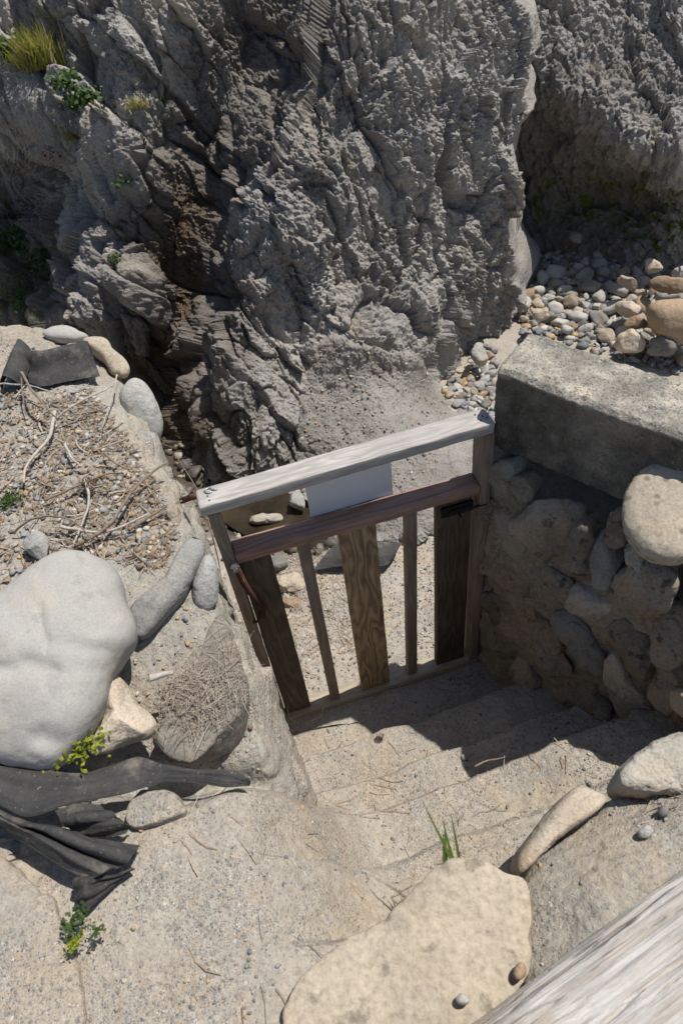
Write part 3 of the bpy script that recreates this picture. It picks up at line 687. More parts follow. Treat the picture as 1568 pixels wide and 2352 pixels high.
Nb = gridnormals(Pb); Nb *= np.sign(Nb[-1, :, 2].mean()); q = Pb.reshape(-1, 3); nn = Nb.reshape(-1, 3)
d = 0.03 * fbm(q * 3, 4) + 0.012 * fbm(q * 12, 4) + 0.005 * fbm(q * 45, 3)
sh = mk('bank', q + nn * d[:, None], gridfaces(shp2[0], shp2[1]), M['mortar']); tag(sh, kind='structure')
SHT = (q + nn * d[:, None]).reshape(shp2)[44:]
# ------------------------------------------------------------------ stones
UP = np.array([0, 0, 1.0])
def blob_mesh(C, N, r, tf, tb, nth=120, nph=60, ex=2.4, rough=0.012, ang=0.0, seed=0, freq=5, clip=0):
    N = unit(N); e1 = unit(np.cross(N, UP if abs(N[2]) < 0.95 else np.array([0, 1.0, 0]))); e2 = np.cross(N, e1)
    th = np.linspace(0, 2 * math.pi, nth, endpoint=False); ph = np.linspace(-math.pi / 2, math.pi / 2, nph)
    rr = r(th, e1, e2) if callable(r) else r
    cp, sp = np.cos(ph) ** (2 / ex), np.sign(np.sin(ph)) * np.abs(np.sin(ph)) ** (2 / ex)
    tz = np.where(sp > 0, tf, tb)
    Pm = C + (cp[:, None] * rr[None, :])[..., None] * (np.cos(th)[:, None] * e1 + np.sin(th)[:, None] * e2)[None] + (sp * tz)[:, None, None] * N
    if clip:
        gq = np.random.default_rng(seed * 7 + 1); loc = np.stack([(cp[:, None] * np.cos(th)[None]), (cp[:, None] * np.sin(th)[None]), np.repeat(sp[:, None], nth, 1)], -1)
        f = np.ones(loc.shape[:2])
        for _k in range(clip):
            pn = gq.normal(size=3); pn /= np.linalg.norm(pn); dd_ = loc @ pn; hk = gq.uniform(0.55, 0.9)
            f = np.minimum(f, np.where(dd_ > 1e-3, hk / np.maximum(dd_, 1e-3), 9))
        f = 0.88 * f + 0.12
        Pm = C + (Pm - C) * f[..., None]
        for _k in range(1):
            Pm[1:-1] = (Pm[:-2] + 2 * Pm[1:-1] + Pm[2:]) / 4; Pm = (np.roll(Pm, 1, 1) + 2 * Pm + np.roll(Pm, -1, 1)) / 4
    V = Pm.reshape(-1, 3); dirv = V - C; dirv /= np.linalg.norm(dirv, axis=1)[:, None] + 1e-9
    size = rr.mean()
    o = seed * 13.7
    dsp = rough * (fbm(V * freq / 1.0 + o, 4)) + rough * 0.35 * fbm(V * freq * 5 + o, 3)
    if ang: dsp = dsp + ang * slabs(V * (0.75 / size) + o, 0.3)
    return V + dirv * dsp[:, None], gridfaces(nph, nth, True)
def outline_r(out_px, C, N):
    def r(th, e1, e2):
        pts = np.array([atplane(a, b, C, N) - C for a, b in out_px])
        x, y = pts @ e1, pts @ e2
        # closed smooth outline
        Q = np.stack([x, y], 1); Q3 = np.vstack([Q[-2:], Q, Q[:3]]); dn = resample(np.c_[Q3, np.zeros(len(Q3))], 700)[:, :2]
        a = np.arctan2(dn[:, 1], dn[:, 0]); rad = np.hypot(dn[:, 0], dn[:, 1])
        bins = np.linspace(-math.pi, math.pi, 361); ix = np.digitize(a, bins) - 1
        prof = np.array([rad[ix == k].max() if (ix == k).any() else np.nan for k in range(360)])
        ok = ~np.isnan(prof); cen = (bins[:-1] + bins[1:]) / 2
        prof = np.interp(cen, np.r_[cen[ok] - 2 * math.pi, cen[ok], cen[ok] + 2 * math.pi], np.tile(prof[ok], 3))
        ker = np.ones(9) / 9; prof = np.convolve(np.r_[prof[-4:], prof, prof[:4]], ker, 'valid')
        tt = (th + math.pi) % (2 * math.pi) - math.pi
        return np.interp(tt, np.r_[cen[-1] - 2 * math.pi, cen, cen[0] + 2 * math.pi], np.r_[prof[-1], prof, prof[0]])
    return r
def stone(name, out, z, mat, label=None, cat='stone', N=None, tf=0.1, tb=0.1, group=None, ex=2.4, rough=0.012, ang=0.0, seed=0, parent=None, plane=None, cen=None, freq=5, nth=120, nph=60, clip=0, grooves=()):
    c = cen or (sum(a for a, b in out) / len(out), sum(b for a, b in out) / len(out))
    C = atplane(c[0], c[1], *plane) if plane else at(c[0], c[1], z)
    view = unit(CAM - C); n = unit(view if N is None else N)
    V, Fc = blob_mesh(C, n, outline_r(out, C, n), tf, tb, nth, nph, ex, rough, ang, seed, freq, clip)
    for (gp, gw, gd) in grooves:            # creases along a line on the face
        gl_ = resample(np.array([atplane(a, b, C + n * tf * 0.8, n) for a, b in gp]), 40); dm = np.full(len(V), 9.0)
        for gg in gl_: dm = np.minimum(dm, np.linalg.norm((V - gg) - ((V - gg) @ n)[:, None] * n * 0.7, axis=1))
        V = V - n * (gd * np.exp(-(dm / gw) ** 2))[:, None]
    if parent:
        o = mk(name, V, Fc, mat, parent, origin=C); o.location = Vector(C) - parent.location
    else: o = mk(name, V, Fc, mat, origin=C)
    if label and cat: tag(o, label, cat, group)
    elif label: o['label'] = label
    return o
def ell(cx, cy, rx, ry, deg=0, n=14, sup=2.0, jit=0.0, seed=0):
    r = random.Random(seed * 31 + int(cx) * 7 + int(cy)); o = []
    for k in range(n):
        t = 2 * math.pi * k / n; c, s = math.cos(t), math.sin(t)
        x = rx * math.copysign(abs(c) ** (2 / sup), c) * (1 + jit * r.uniform(-1, 1)); y = ry * math.copysign(abs(s) ** (2 / sup), s) * (1 + jit * r.uniform(-1, 1))
        a = math.radians(deg); o.append((cx + x * math.cos(a) - y * math.sin(a), cy + x * math.sin(a) + y * math.cos(a)))
    return o

mixN = lambda a: unit(unit(CAM - np.array([-0.7, 1.2, 1.3])) * a + UP * (1 - a))
stone('boulder', [(-60, 1390), (0, 1370), (60, 1325), (125, 1282), (180, 1273), (235, 1290), (275, 1330), (292, 1385), (312, 1430), (315, 1470), (290, 1510), (258, 1560), (245, 1620), (215, 1680), (170, 1735), (120, 1772), (50, 1765), (-10, 1745), (-70, 1700), (-90, 1620), (-60, 1560), (-70, 1480), (-90, 1430)], 1.45, M['pale'],
      'large smooth pale grey lobed boulder at the edge of the bank', 'boulder', N=mixN(0.65), tf=0.15, tb=0.18, ex=2.4, rough=0.014, freq=3.0, seed=3, cen=(130, 1530), nth=240, nph=110, grooves=[([(95, 1400), (100, 1440), (112, 1480)], 0.014, 0.010), ([(-60, 1535), (25, 1540), (70, 1530), (125, 1545)], 0.025, 0.018), ([(112, 1480), (180, 1485), (250, 1492)], 0.02, 0.006), ([(95, 1690), (130, 1705)], 0.03, 0.02)])
stone('stone', [(298, 1400), (330, 1370), (380, 1325), (420, 1255), (440, 1235), (468, 1245), (470, 1275), (452, 1310), (420, 1370), (375, 1420), (345, 1455), (318, 1468)], 1.36, M['grey'],
      'long grey mottled stone lying beside the pale lobed boulder', 'stone', N=mixN(0.6), tf=0.05, tb=0.1, seed=5, cen=(388, 1350))
stone('stone', [(455, 1300), (475, 1275), (495, 1290), (505, 1335), (500, 1385), (475, 1408), (448, 1395), (440, 1350)], 1.30, M['grey'],
      'upright grey stone set in mortar next to the gate spring', 'stone', tf=0.06, tb=0.1, seed=6)
stone('boulder', [(345, 1690), (370, 1660), (420, 1600), (470, 1540), (480, 1480), (505, 1420), (530, 1440), (560, 1540), (570, 1600), (560, 1650), (520, 1705), (480, 1740), (440, 1760), (390, 1750), (350, 1720)], 1.22, M['block'],
      'squarish grey boulder covered with dry pine needles beside the steps', 'boulder', N=mixN(0.25), tf=0.10, tb=0.30, ex=3.6, rough=0.03, clip=6, seed=8, cen=(460, 1610))
stone('stone', [(245, 1560), (270, 1555), (310, 1590), (350, 1630), (358, 1655), (330, 1690), (270, 1715), (215, 1740), (190, 1730), (220, 1670)], 1.32, M['tan'],
      'tan angular stone wedged below the pale lobed boulder', 'stone', N=mixN(0.4), tf=0.06, tb=0.12, ex=3.0, clip=9, rough=0.02, seed=9, cen=(275, 1645))
stone('stone', [(190, 785), (215, 775), (245, 780), (262, 805), (290, 830), (297, 850), (285, 862), (255, 855), (235, 825)], 1.25, M['slab'], 'small orange tan stone on the far rim of the bank', 'stone', N=mixN(0.5), tf=0.04, tb=0.08, seed=10)
stone('stone', [(100, 765), (130, 752), (165, 753), (190, 765), (205, 775), (170, 782), (120, 778)], 1.25, M['pale'], 'flat pale stone on the far rim of the bank near the cliff', 'stone', N=mixN(0.4), tf=0.03, tb=0.06, seed=11)
stone('stone', [(290, 880), (310, 868), (335, 880), (355, 915), (372, 960), (370, 1000), (350, 1020), (320, 1015), (295, 985), (280, 940), (275, 905)], 1.15, M['grey'], 'rounded grey stone bulging from the bank above the gully', 'stone', tf=0.09, tb=0.12, seed=12)
stone('stone', [(310, 1000), (340, 995), (352, 1010), (360, 1060), (385, 1110), (380, 1130), (350, 1110), (325, 1060)], 1.15, M['mortar'], 'narrow sandy stone in the crumbling edge of the bank', 'stone', tf=0.05, tb=0.1, seed=13)
stone('stone', [(380, 1165), (400, 1150), (418, 1180), (420, 1210), (410, 1226), (390, 1210)], 1.30, M['tan'], 'small tan stone at the bank edge left of the gate rail', 'stone', tf=0.03, tb=0.05, clip=9, seed=14)
stone('stone', [(48, 1240), (70, 1220), (100, 1222), (118, 1250), (112, 1290), (85, 1295), (55, 1270)], 1.36, M['grey'], 'small cracked grey stone among twigs on the bank', 'stone', tf=0.04, tb=0.05, clip=10, seed=15)
stone('stone', [(590, 1590), (615, 1600), (640, 1640), (660, 1700), (690, 1760), (712, 1815), (690, 1830), (650, 1790), (620, 1730), (600, 1670), (585, 1620)], 0.86, M['mortar'], 'sandy mortared stone at the foot of the bank by the gate', 'stone', tf=0.05, tb=0.12, rough=0.03, seed=16)
stone('stone', [(660, 2290), (700, 2230), (790, 2170), (880, 2110), (960, 2030), (1010, 1985), (1060, 1970), (1110, 1990), (1190, 2020), (1220, 2060), (1218, 2140), (1210, 2230), (1150, 2330), (1080, 2420), (900, 2480), (720, 2460), (650, 2360)], 1.255, M['slab'],
      'large flat tan stone with dark lichen spots in the foreground steps', 'stone', N=mixN(0.1), tf=0.02, tb=0.14, ex=5, rough=0.022, freq=7, seed=17, cen=(950, 2230), nth=220, nph=90)
stone('stone', [(1185, 1990), (1192, 1960), (1215, 1930), (1265, 1860), (1310, 1815), (1335, 1808), (1385, 1830), (1390, 1845), (1330, 1890), (1270, 1935), (1225, 1970), (1205, 2010), (1192, 2010)], 1.22, M['tan'],
      'yellowish long stone set along the right edge of the steps', 'stone', N=mixN(0.35), tf=0.05, tb=0.14, ex=2.8, seed=18)
stone('stone', [(1415, 1800), (1425, 1770), (1450, 1735), (1490, 1705), (1540, 1690), (1600, 1690), (1640, 1760), (1600, 1810), (1530, 1825), (1480, 1828), (1430, 1815)], 1.22, M['buff'],
      'rounded yellow grey stone on the right shoulder below the wall', 'stone', N=mixN(0.25), tf=0.05, tb=0.15, ex=3.4, rough=0.025, freq=7, seed=19)
stone('stone', [(1470, 1905), (1485, 1895), (1497, 1905), (1492, 1922), (1472, 1925), (1465, 1915)], 1.245, M['grey'], 'little grey pebble casting a shadow on the right shoulder', 'pebble', tf=0.012, tb=0.02, seed=20, nth=40, nph=20)
stone('stone', [(1512, 1858), (1522, 1852), (1532, 1860), (1530, 1872), (1518, 1876), (1510, 1868)], 1.245, M['dark'], 'small black pebble on the right shoulder near pine needles', 'pebble', tf=0.012, tb=0.02, seed=21, nth=40, nph=20)
stone('stone', [(1182, 2225), (1195, 2212), (1205, 2222), (1203, 2240), (1190, 2250), (1180, 2240)], 1.287, M['brownst'], 'small rust brown pebble at the edge of the tan slab', 'pebble', tf=0.014, tb=0.02, seed=22, nth=40, nph=20)
stone('stone', [(1050, 2290), (1062, 2284), (1075, 2292), (1073, 2304), (1058, 2307), (1049, 2300)], 1.287, M['grey'], 'small grey pebble resting on the tan slab', 'pebble', tf=0.013, tb=0.018, seed=23, nth=40, nph=20)
stone('stone', [(-80, 1960), (0, 1965), (55, 2010), (95, 2060), (130, 2110), (160, 2190), (185, 2290), (190, 2420), (60, 2500), (-120, 2450)], 1.255, M['sand'], 'sandy tan slab at the corner nearest the viewer left of the weeds', 'stone', N=UP, tf=0.03, tb=0.1, ex=3.2, rough=0.04, seed=26, cen=(30, 2220))
# concrete block below the black sheet
stone('concrete_block', [(287, 1856), (330, 1815), (380, 1798), (408, 1812), (420, 1845), (434, 1870), (380, 1892), (320, 1905), (290, 1890)], 1.245, M['mortar'], 'broken concrete block under the black weed sheet', 'concrete block', N=mixN(0.05), tf=0.03, tb=0.2, ex=9, rough=0.012, clip=5, seed=24)
# rocks at the foot of the cliff and by the stream
for k, (out, z, mt, lb) in enumerate([
    ([(525, 1055), (545, 1035), (585, 1020), (600, 1040), (585, 1068), (555, 1066)], -0.10, 'dark', 'dark broken rock at the foot of the cliff above the stream'),
    ([(575, 1185), (610, 1180), (645, 1180), (648, 1196), (600, 1205), (575, 1200)], -0.19, 'block', 'flat buff stone lying in the shallow stream'),
    ([(540, 1232), (550, 1224), (557, 1235), (552, 1246), (541, 1244)], -0.14, 'pale', 'small whitish stone at the near side of the stream'),
    ([(660, 1130), (690, 1128), (703, 1160), (695, 1172), (665, 1165)], -0.15, 'grey', 'grey rock by the stream left of the white sign'),
    ([(640, 1320), (690, 1318), (705, 1345), (690, 1362), (645, 1360), (630, 1342)], -0.06, 'tan', 'flat tan rubble stone behind the gate boards'),
    ([(610, 1280), (650, 1275), (660, 1300), (630, 1312), (606, 1302)], -0.07, 'dark', 'dark little rubble rock behind the left gate board'),
    ([(645, 1375), (680, 1372), (700, 1392), (680, 1408), (650, 1402)], -0.05, 'brownst', 'rusty brown rubble stone behind the left gate board'),
    ([(1080, 815), (1082, 790), (1105, 786), (1112, 802), (1120, 806), (1126, 828), (1105, 838), (1090, 826)], -0.27, 'grey', 'grey angular stone leaning on the cliff foot by the shingle'),
]):
    stone('rock', out, z, M[mt], lb, 'rock', N=mixN(0.6), tf=0.05 if k else 0.1, tb=0.08, clip=12, rough=0.015, freq=9, seed=30 + k, nth=80, nph=40)
# big boulders of the beach
stone('boulder', [(1485, 712), (1500, 695), (1530, 688), (1580, 690), (1620, 730), (1610, 775), (1560, 792), (1520, 785), (1490, 750)], -0.10, M['brownst'], 'largest rounded brown boulder with a pale top on the shingle beach', 'boulder', tf=0.2, tb=0.25, seed=41)
for k, (cx, cy, rx, ry, rot, mt, lb) in enumerate([
    (1448, 782, 42, 28, 5, 'tan', 'tan blocky boulder just behind the concrete coping'), (1520, 798, 38, 26, 10, 'dark', 'dark grey boulder in front of the largest brown boulder'),
    (1540, 655, 48, 22, 5, 'brownst', 'flat reddish brown boulder above the largest brown boulder'), (1440, 650, 26, 17, 30, 'tan', 'tan tilted boulder in the middle of the shingle'),
    (1445, 708, 34, 20, 20, 'tan', 'wide tan boulder left of the largest brown boulder'), (1462, 740, 30, 20, -10, 'brownst', 'brown boulder wedged between tan boulders on the shingle'),
    (1500, 610, 22, 18, 0, 'tan', 'tan pointed boulder near the cave foot'), (1322, 545, 17, 15, 20, 'dark', 'shaded dark boulder highest at the cave foot'),
    (1240, 720, 22, 15, 0, 'tan', 'ochre boulder at the corner of the grey cliff'), (1560, 625, 30, 16, 0, 'grey', 'grey boulder at the right edge of the shingle')]):
    stone('boulder', ell(cx, cy, rx, ry, rot, 12, 2.6, 0.12, k), -0.24 if cy > 600 else -0.2, M[mt], lb, 'boulder', tf=0.09, tb=0.15, clip=12, rough=0.02, ex=2.7, seed=50 + k, nth=80, nph=40)

# shingle beach: loose cobbles, each its own
def cobble_mesh(k, mat):
    r = np.random.default_rng(200 + k)
    tt = np.linspace(0, 2 * math.pi, 44, endpoint=False)
    V, Fc = blob_mesh(np.zeros(3), UP, 0.5 * (1 + 0.12 * np.sin(2 * tt + r.random() * 6) + 0.07 * np.sin(3 * tt + r.random() * 6)), 0.36, 0.36, 44, 24, 2.6, 0.05, 0.0, k, 2.5, 11)
    o = mk('cobble', V, Fc, mat); return o
KIND = [('pale', 'pale grey rounded cobble loose on the shingle beach', 'pale cobbles of the shingle beach'), ('grey', 'mid grey cobble loose on the shingle beach', 'grey cobbles of the shingle beach'),
        ('tan', 'tan sandstone cobble loose on the shingle beach', 'tan cobbles of the shingle beach'), ('dark', 'dark grey cobble loose on the shingle beach', 'dark cobbles of the shingle beach'),
        ('brownst', 'reddish brown cobble loose on the shingle beach', 'brown cobbles of the shingle beach')]
PROTO = [[cobble_mesh(5 * a + b, M[KIND[a][0]]) for b in range(4)] for a in range(5)]
USED = [[False] * 4 for _ in range(5)]
def inpoly(x, y, poly):
    c = False; n = len(poly)
    for i in range(n):
        (x1, y1), (x2, y2) = poly[i], poly[(i + 1) % n]
        if (y1 > y) != (y2 > y) and x < (x2 - x1) * (y - y1) / (y2 - y1) + x1: c = not c
    return c
POLY_A = [(1195, 560), (1330, 555), (1600, 580), (1600, 850), (1400, 790), (1220, 752), (1195, 745)]
POLY_B = [(1015, 895), (1075, 840), (1090, 800), (1135, 795), (1135, 950), (1060, 948)]
placed = []; cands = []
r = random.Random(5)
def try_place(x, y, rad, tight=0.8):
    for (a, b, c) in placed:
        if (a - x) ** 2 + (b - y) ** 2 < ((rad + c) * tight) ** 2: return False
    placed.append((x, y, rad)); return True
small = []
def put(x, y, s, kind, z):
    b = r.randrange(4); p = PROTO[kind][b]
    if not USED[kind][b]: o = p; USED[kind][b] = True
    else: o = p.copy(); COL.objects.link(o)
    o.location = (x, y, z); o.scale = (s * r.uniform(0.9, 1.35), s * r.uniform(0.75, 1.0), s * r.uniform(0.7, 1.1)); o.rotation_euler = (r.uniform(-0.5, 0.5), r.uniform(-0.5, 0.5), r.uniform(0, 6.28))
    tag(o, KIND[kind][1], 'cobble', KIND[kind][2])
NI = 0
for size, tries in ((0.21, 130), (0.155, 700), (0.115, 3500), (0.09, 6000)):
    for _ in range(tries):
        if NI >= 296: break
        poly = POLY_A if r.random() < 0.86 else POLY_B
        s = size * r.uniform(0.8, 1.15) * (0.8 if poly is POLY_B else 1)
        if poly is POLY_B and size > 0.15: continue
        a, b = (r.uniform(1190, 1600), r.uniform(555, 850)) if poly is POLY_A else (r.uniform(1010, 1140), r.uniform(790, 952))
        if not inpoly(a, b, poly): continue
        P0 = at(a, b, -0.33); zz = float(low_full(np.array([[P0[0]]]), np.array([[P0[1]]]))[0, 0])
        P0 = at(a, b, zz)
        if try_place(P0[0], P0[1], s * 0.5, 0.86):
            put(P0[0], P0[1], s, r.choices(range(5), (0.36, 0.25, 0.21, 0.09, 0.09))[0], zz + s * 0.22); NI += 1
for a in range(5):
    for b in range(4):
        if not USED[a][b]: bpy.data.objects.remove(PROTO[a][b])
# smaller pebbles between them, beyond counting
def ico():
    t = (1 + 5 ** 0.5) / 2
    V = np.array([(-1, t, 0), (1, t, 0), (-1, -t, 0), (1, -t, 0), (0, -1, t), (0, 1, t), (0, -1, -t), (0, 1, -t), (t, 0, -1), (t, 0, 1), (-t, 0, -1), (-t, 0, 1)], float); V /= np.linalg.norm(V[0])
    Fc = np.array([(0, 11, 5), (0, 5, 1), (0, 1, 7), (0, 7, 10), (0, 10, 11), (1, 5, 9), (5, 11, 4), (11, 10, 2), (10, 7, 6), (7, 1, 8), (3, 9, 4), (3, 4, 2), (3, 2, 6), (3, 6, 8), (3, 8, 9), (4, 9, 5), (2, 4, 11), (6, 2, 10), (8, 6, 7), (9, 8, 1)])
    return V, Fc
IV, IF = ico()
def subdiv(V, Fc):
    V = list(map(tuple, V)); cache = {}; out = []
    def mid(a, b):
        k = (min(a, b), max(a, b))
        if k not in cache:
            m = (np.array(V[a]) + np.array(V[b])); m /= np.linalg.norm(m); V.append(tuple(m)); cache[k] = len(V) - 1
        return cache[k]
    for a, b, c in Fc:
        ab, bc, ca = mid(a, b), mid(b, c), mid(c, a); out += [(a, ab, ca), (b, bc, ab), (c, ca, bc), (ab, bc, ca)]
    return np.array(V), np.array(out)
IV2, IF2 = subdiv(IV, IF)
def scatter_stones(name, pts, sizes, mat, seed, fine=False, flat=0.6, sink=0.3):
    rr = np.random.default_rng(seed); n = len(pts); BV, BF = (IV2, IF2) if fine else (IV, IF)
    ang = rr.random((n, 1)) * 2 * math.pi
    sc = np.stack([sizes * rr.uniform(0.7, 1.3, n), sizes * rr.uniform(0.6, 1.1, n), sizes * flat * rr.uniform(0.6, 1.2, n)], 1) * 0.5
    V = BV[None] * (1 + 0.22 * rr.normal(size=(n, len(BV), 1))) * sc[:, None, :]
    c, s = np.cos(ang), np.sin(ang)
    X = V[..., 0] * c - V[..., 1] * s; Y = V[..., 0] * s + V[..., 1] * c
    tl = rr.normal(size=(n, 1)) * 0.3; Z = V[..., 2] + X * tl
    Vw = np.stack([X, Y, Z], -1) + np.asarray(pts)[:, None, :]; Vw[..., 2] += (sc[:, 2] * (1 - sink))[:, None]
    Fw = (BF[None] + (np.arange(n) * len(BV))[:, None, None]).reshape(-1, 3)
    o = mk(name, Vw.reshape(-1, 3), Fw, mat, smooth=fine); tag(o, kind='stuff'); return o
rr = np.random.default_rng(3)
ab = np.stack([rr.uniform(1.0, 4.6, 6000), rr.uniform(4.0, 8.2, 6000)], 1)
pp = proj(np.c_[ab, np.full(6000, -0.35)])
keep = [inpoly(a, b, POLY_A) or inpoly(a, b, POLY_B) for a, b in pp]
ab = ab[keep]; zz = low_full(ab[:, 0], ab[:, 1])
o = scatter_stones('pebbles', np.c_[ab, zz], rr.uniform(0.03, 0.10, len(ab)), M['gravel'], 4, True); tag(o, 'small grey and tan pebbles filling between beach cobbles', 'pebbles')
# ------------------------------------------------------------------ right wall: rubble stones in mortar under a concrete coping
WA = np.array([0.59, 1.87, 0.0]); WD = unit((0.60, -0.80, 0)); WN = unit((-0.80, -0.60, 0))
wall = empty('stone_wall', tuple(WA)); tag(wall, 'rubble stone wall with rough concrete coping right of the wooden gate', 'wall')
CA, CB = np.array([0.583, 1.90]), np.array([0.755, 2.105]); CD = unit((0.417, -0.45)); cl = 1.9
nl, nsec = 300, 0
# coping: rounded box section swept along CD
side = unit(CB - CA); wdt = np.linalg.norm(CB - CA); zt, zb2 = 1.75, 1.42
sec = []
def segp(a, b, n): return [(a[0] + (b[0] - a[0]) * t, a[1] + (b[1] - a[1]) * t) for t in np.linspace(0, 1, n, endpoint=False)]
bv = 0.018
sec += segp((0, zb2), (0, zt - bv), 40) + segp((0, zt - bv), (bv, zt), 5) + segp((bv, zt), (wdt - bv, zt), 40) + segp((wdt - bv, zt), (wdt, zt - bv), 5) + segp((wdt, zt - bv), (wdt, zb2), 30) + segp((wdt, zb2), (0, zb2), 20)
sec = np.array(sec)
ls = np.r_[np.linspace(0, 1.1, 170), np.linspace(1.12, cl, 40)]
rows = []
inset = 0.02
cen = np.array([wdt / 2, (zt + zb2) / 2])
for f_ in (0.0, 0.25, 0.5, 0.75, 0.93): rows.append((0.0, cen + (sec - cen) * f_))
for l in ls: rows.append((l + 0.006, sec if l > 0 else cen + (sec - cen) * 0.975))
Vc = []
for l, s2 in rows:
    for a, b in s2:
        xy = CA + CD * l + side * a; Vc.append((xy[0], xy[1], b))
Vc = np.array(Vc); m = len(sec)
Vc += (0.012 * np.stack([fbm(Vc * 7 + s, 4) for s in (0, 9, 18)], 1) + 0.007 * np.stack([fbm(Vc * 38 + s, 3) for s in (3, 12, 21)], 1))
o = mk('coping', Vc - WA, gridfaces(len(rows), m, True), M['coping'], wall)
topw = sstep(zt - 0.03, zt - 0.008, Vc[:, 2] + 0.02 * fbm(Vc * 14, 3)); attr(o, 'top_var', topw)  # mask that makes the coping paler on top, with an uneven border
# mortar body: face below the coping, a ledge, the core behind
nu, nvv = 260, 220
us = np.linspace(-0.03, 1.9, nu); fill = 0.018
prof = [(0.032, -0.6), (0.032, 0.3), (0.032, 0.8), (0.025, 1.18), (-0.05, 1.27), (-0.16, 1.30), (-0.35, 1.32), (-0.36, 1.0)]
pr = resample(np.array([(a, b, 0) for a, b in prof]), nvv)[:, :2]
Vm = np.zeros((nvv, nu, 3))
for j, u in enumerate(us):
    drop = 0.14 * min(1, max(0, (0.25 - u) / 0.25)) * -1
    for i, (a, b) in enumerate(pr):
        Vm[i, j] = WA + WD * u + WN * (a * (1 if u > 0.2 else 0.45 + 0.55 * u / 0.2) + (fill * min(1, max(0, u / 0.3)) if a > 0 else 0)) + np.array([0, 0, b + (0.14 * (1 - min(1, max(0, u / 0.25))) if b > 1.1 else 0)])
q = Vm.reshape(-1, 3)
q = q + WN * (0.05 * fbm(q * 5, 4) + 0.02 * fbm(q * 20, 3))[:, None] + UP * (0.02 * fbm(q * 9 + 7, 3))[:, None]
mk('mortar', q - WA, gridfaces(nvv, nu), M['wallmortar'], wall)
WALLP = (WA + WN * 0.01, WN)
wst = [ # cx, cy, rx, ry, deg of each stone in the wall face, thickness
    (1262, 1212, 70, 88, 62, 0.10), (1342, 1268, 42, 72, 12, 0.10), (1150, 1080, 24, 40, 80, 0.06), (1150, 1165, 30, 48, 70, 0.06), (1200, 1120, 36, 22, 20, 0.06),
    (1185, 1225, 75, 34, 62, 0.07), (1180, 1320, 80, 40, 40, 0.07), (1125, 1290, 20, 40, 70, 0.05), (1290, 1350, 66, 34, 45, 0.09), (1395, 1280, 30, 82, 8, 0.08), (1145, 1400, 55, 24, 60, 0.06),
    (1230, 1420, 92, 26, 52, 0.07), (1360, 1390, 62, 30, 35, 0.08), (1490, 1350, 88, 74, 40, 0.11), (1455, 1480, 78, 44, 50, 0.09), (1550, 1450, 50, 70, 10, 0.09), (1340, 1475, 90, 40, 55, 0.08), (1270, 1500, 70, 34, 58, 0.07),
    (1150, 1475, 52, 22, 70, 0.06), (1430, 1580, 92, 36, 60, 0.08), (1350, 1590, 80, 38, 60, 0.07), (1545, 1570, 56, 60, 20, 0.10), (1210, 1545, 50, 28, 60, 0.06), (1500, 1665, 48, 60, 20, 0.08), (1580, 1620, 55, 46, -30, 0.12), (1420, 1210, 26, 40, 10, 0.07), (1470, 1270, 30, 40, 20, 0.08),
    (1640, 1380, 60, 80, 0, 0.1), (1650, 1540, 60, 70, 0, 0.1)]
for k, (cx, cy, rx, ry, dg, th) in enumerate(wst):
    u_k = (atplane(cx, cy, *WALLP) - WA) @ WD
    pl = (WA + WN * (0.0 + 0.05 * min(1, max(0, u_k / 0.3))), WN)
    nrm = unit(WN + np.array([rr.normal() * 0.12, rr.normal() * 0.12, 0.25 + rr.normal() * 0.15]))
    stone('stone', ell(cx, cy, rx * 1.03, ry * 1.03, dg, 12, 2.7, 0.12, k), 0, M[('wallst', 'wallst', 'dark', 'wallst', 'wallst', 'block', 'wallst')[k % 7]], None, None, N=nrm, tf=th * 0.62, tb=0.12, ex=2.9, rough=0.035, clip=7, seed=70 + k, parent=wall, plane=pl, nth=90, nph=44, freq=6)
o = stone('capstone', ell(1530, 1178, 104, 112, 0, 20, 2.1, 0.02, 9), 1.55, M['speck'], None, None, N=unit((-0.25, -0.22, 1)), tf=0.05, tb=0.075, ex=3.4, rough=0.012, seed=120, parent=wall, cen=(1530, 1175), nth=160, nph=70)
o['label'] = 'round flat speckled capstone'
stone('stone', ell(1590, 1610, 60, 45, -20, 12, 2.6, 0.08, 3), 1.0, M['tan'], 'tan stone lying at the foot of the wall above the yellow grey stone', 'stone', tf=0.06, tb=0.1, clip=9, seed=130)

# ------------------------------------------------------------------ wooden gate
gate = empty('wooden_gate', tuple(GO), ANG)
tag(gate, 'wooden baluster gate with weathered top rail and blank white sign at the foot of steps', 'gate')
def gbox(name, lo, hi, mat, bev=0.004, seg=30, jit=0.0025, label=None, shear=None):
    mb = MB(); mb.box(lo, hi, bev, seg, jit); V = mb.V[0]
    if shear: V[:, 0] += shear * (V[:, 2] - lo[2]) / (hi[2] - lo[2])
    o = mb.build(name, mat, gate); autosmooth(o, 50)
    if label: o['label'] = label
    return o
tr = gbox('rail', (-0.135, -0.002, 1.500), (0.925, 0.092, 1.545), M['topwood'], 0.004, 60, 0.0025, 'grey weathered flat top rail')
V = np.zeros(len(tr.data.vertices) * 3, np.float32); tr.data.vertices.foreach_get('co', V); V = V.reshape(-1, 3); V[:, 2] += 0.022 * (V[:, 0] + 0.13); tr.data.vertices.foreach_set('co', V.ravel())
gbox('rail', (-0.072, 0.0, 1.228), (0.887, 0.088, 1.270), M['redwood'], 0.004, 40, 0.003, 'reddish flat middle rail')
gbox('rail', (-0.14, 0.0, -0.03), (0.935, 0.09, 0.042), M['sill'], 0.004, 40, 0.003, 'pale flat bottom rail')
gbox('post', (-0.116, 0.001, 0.043), (-0.073, 0.090, 1.499), M['post'], 0.003, 30, 0.002)
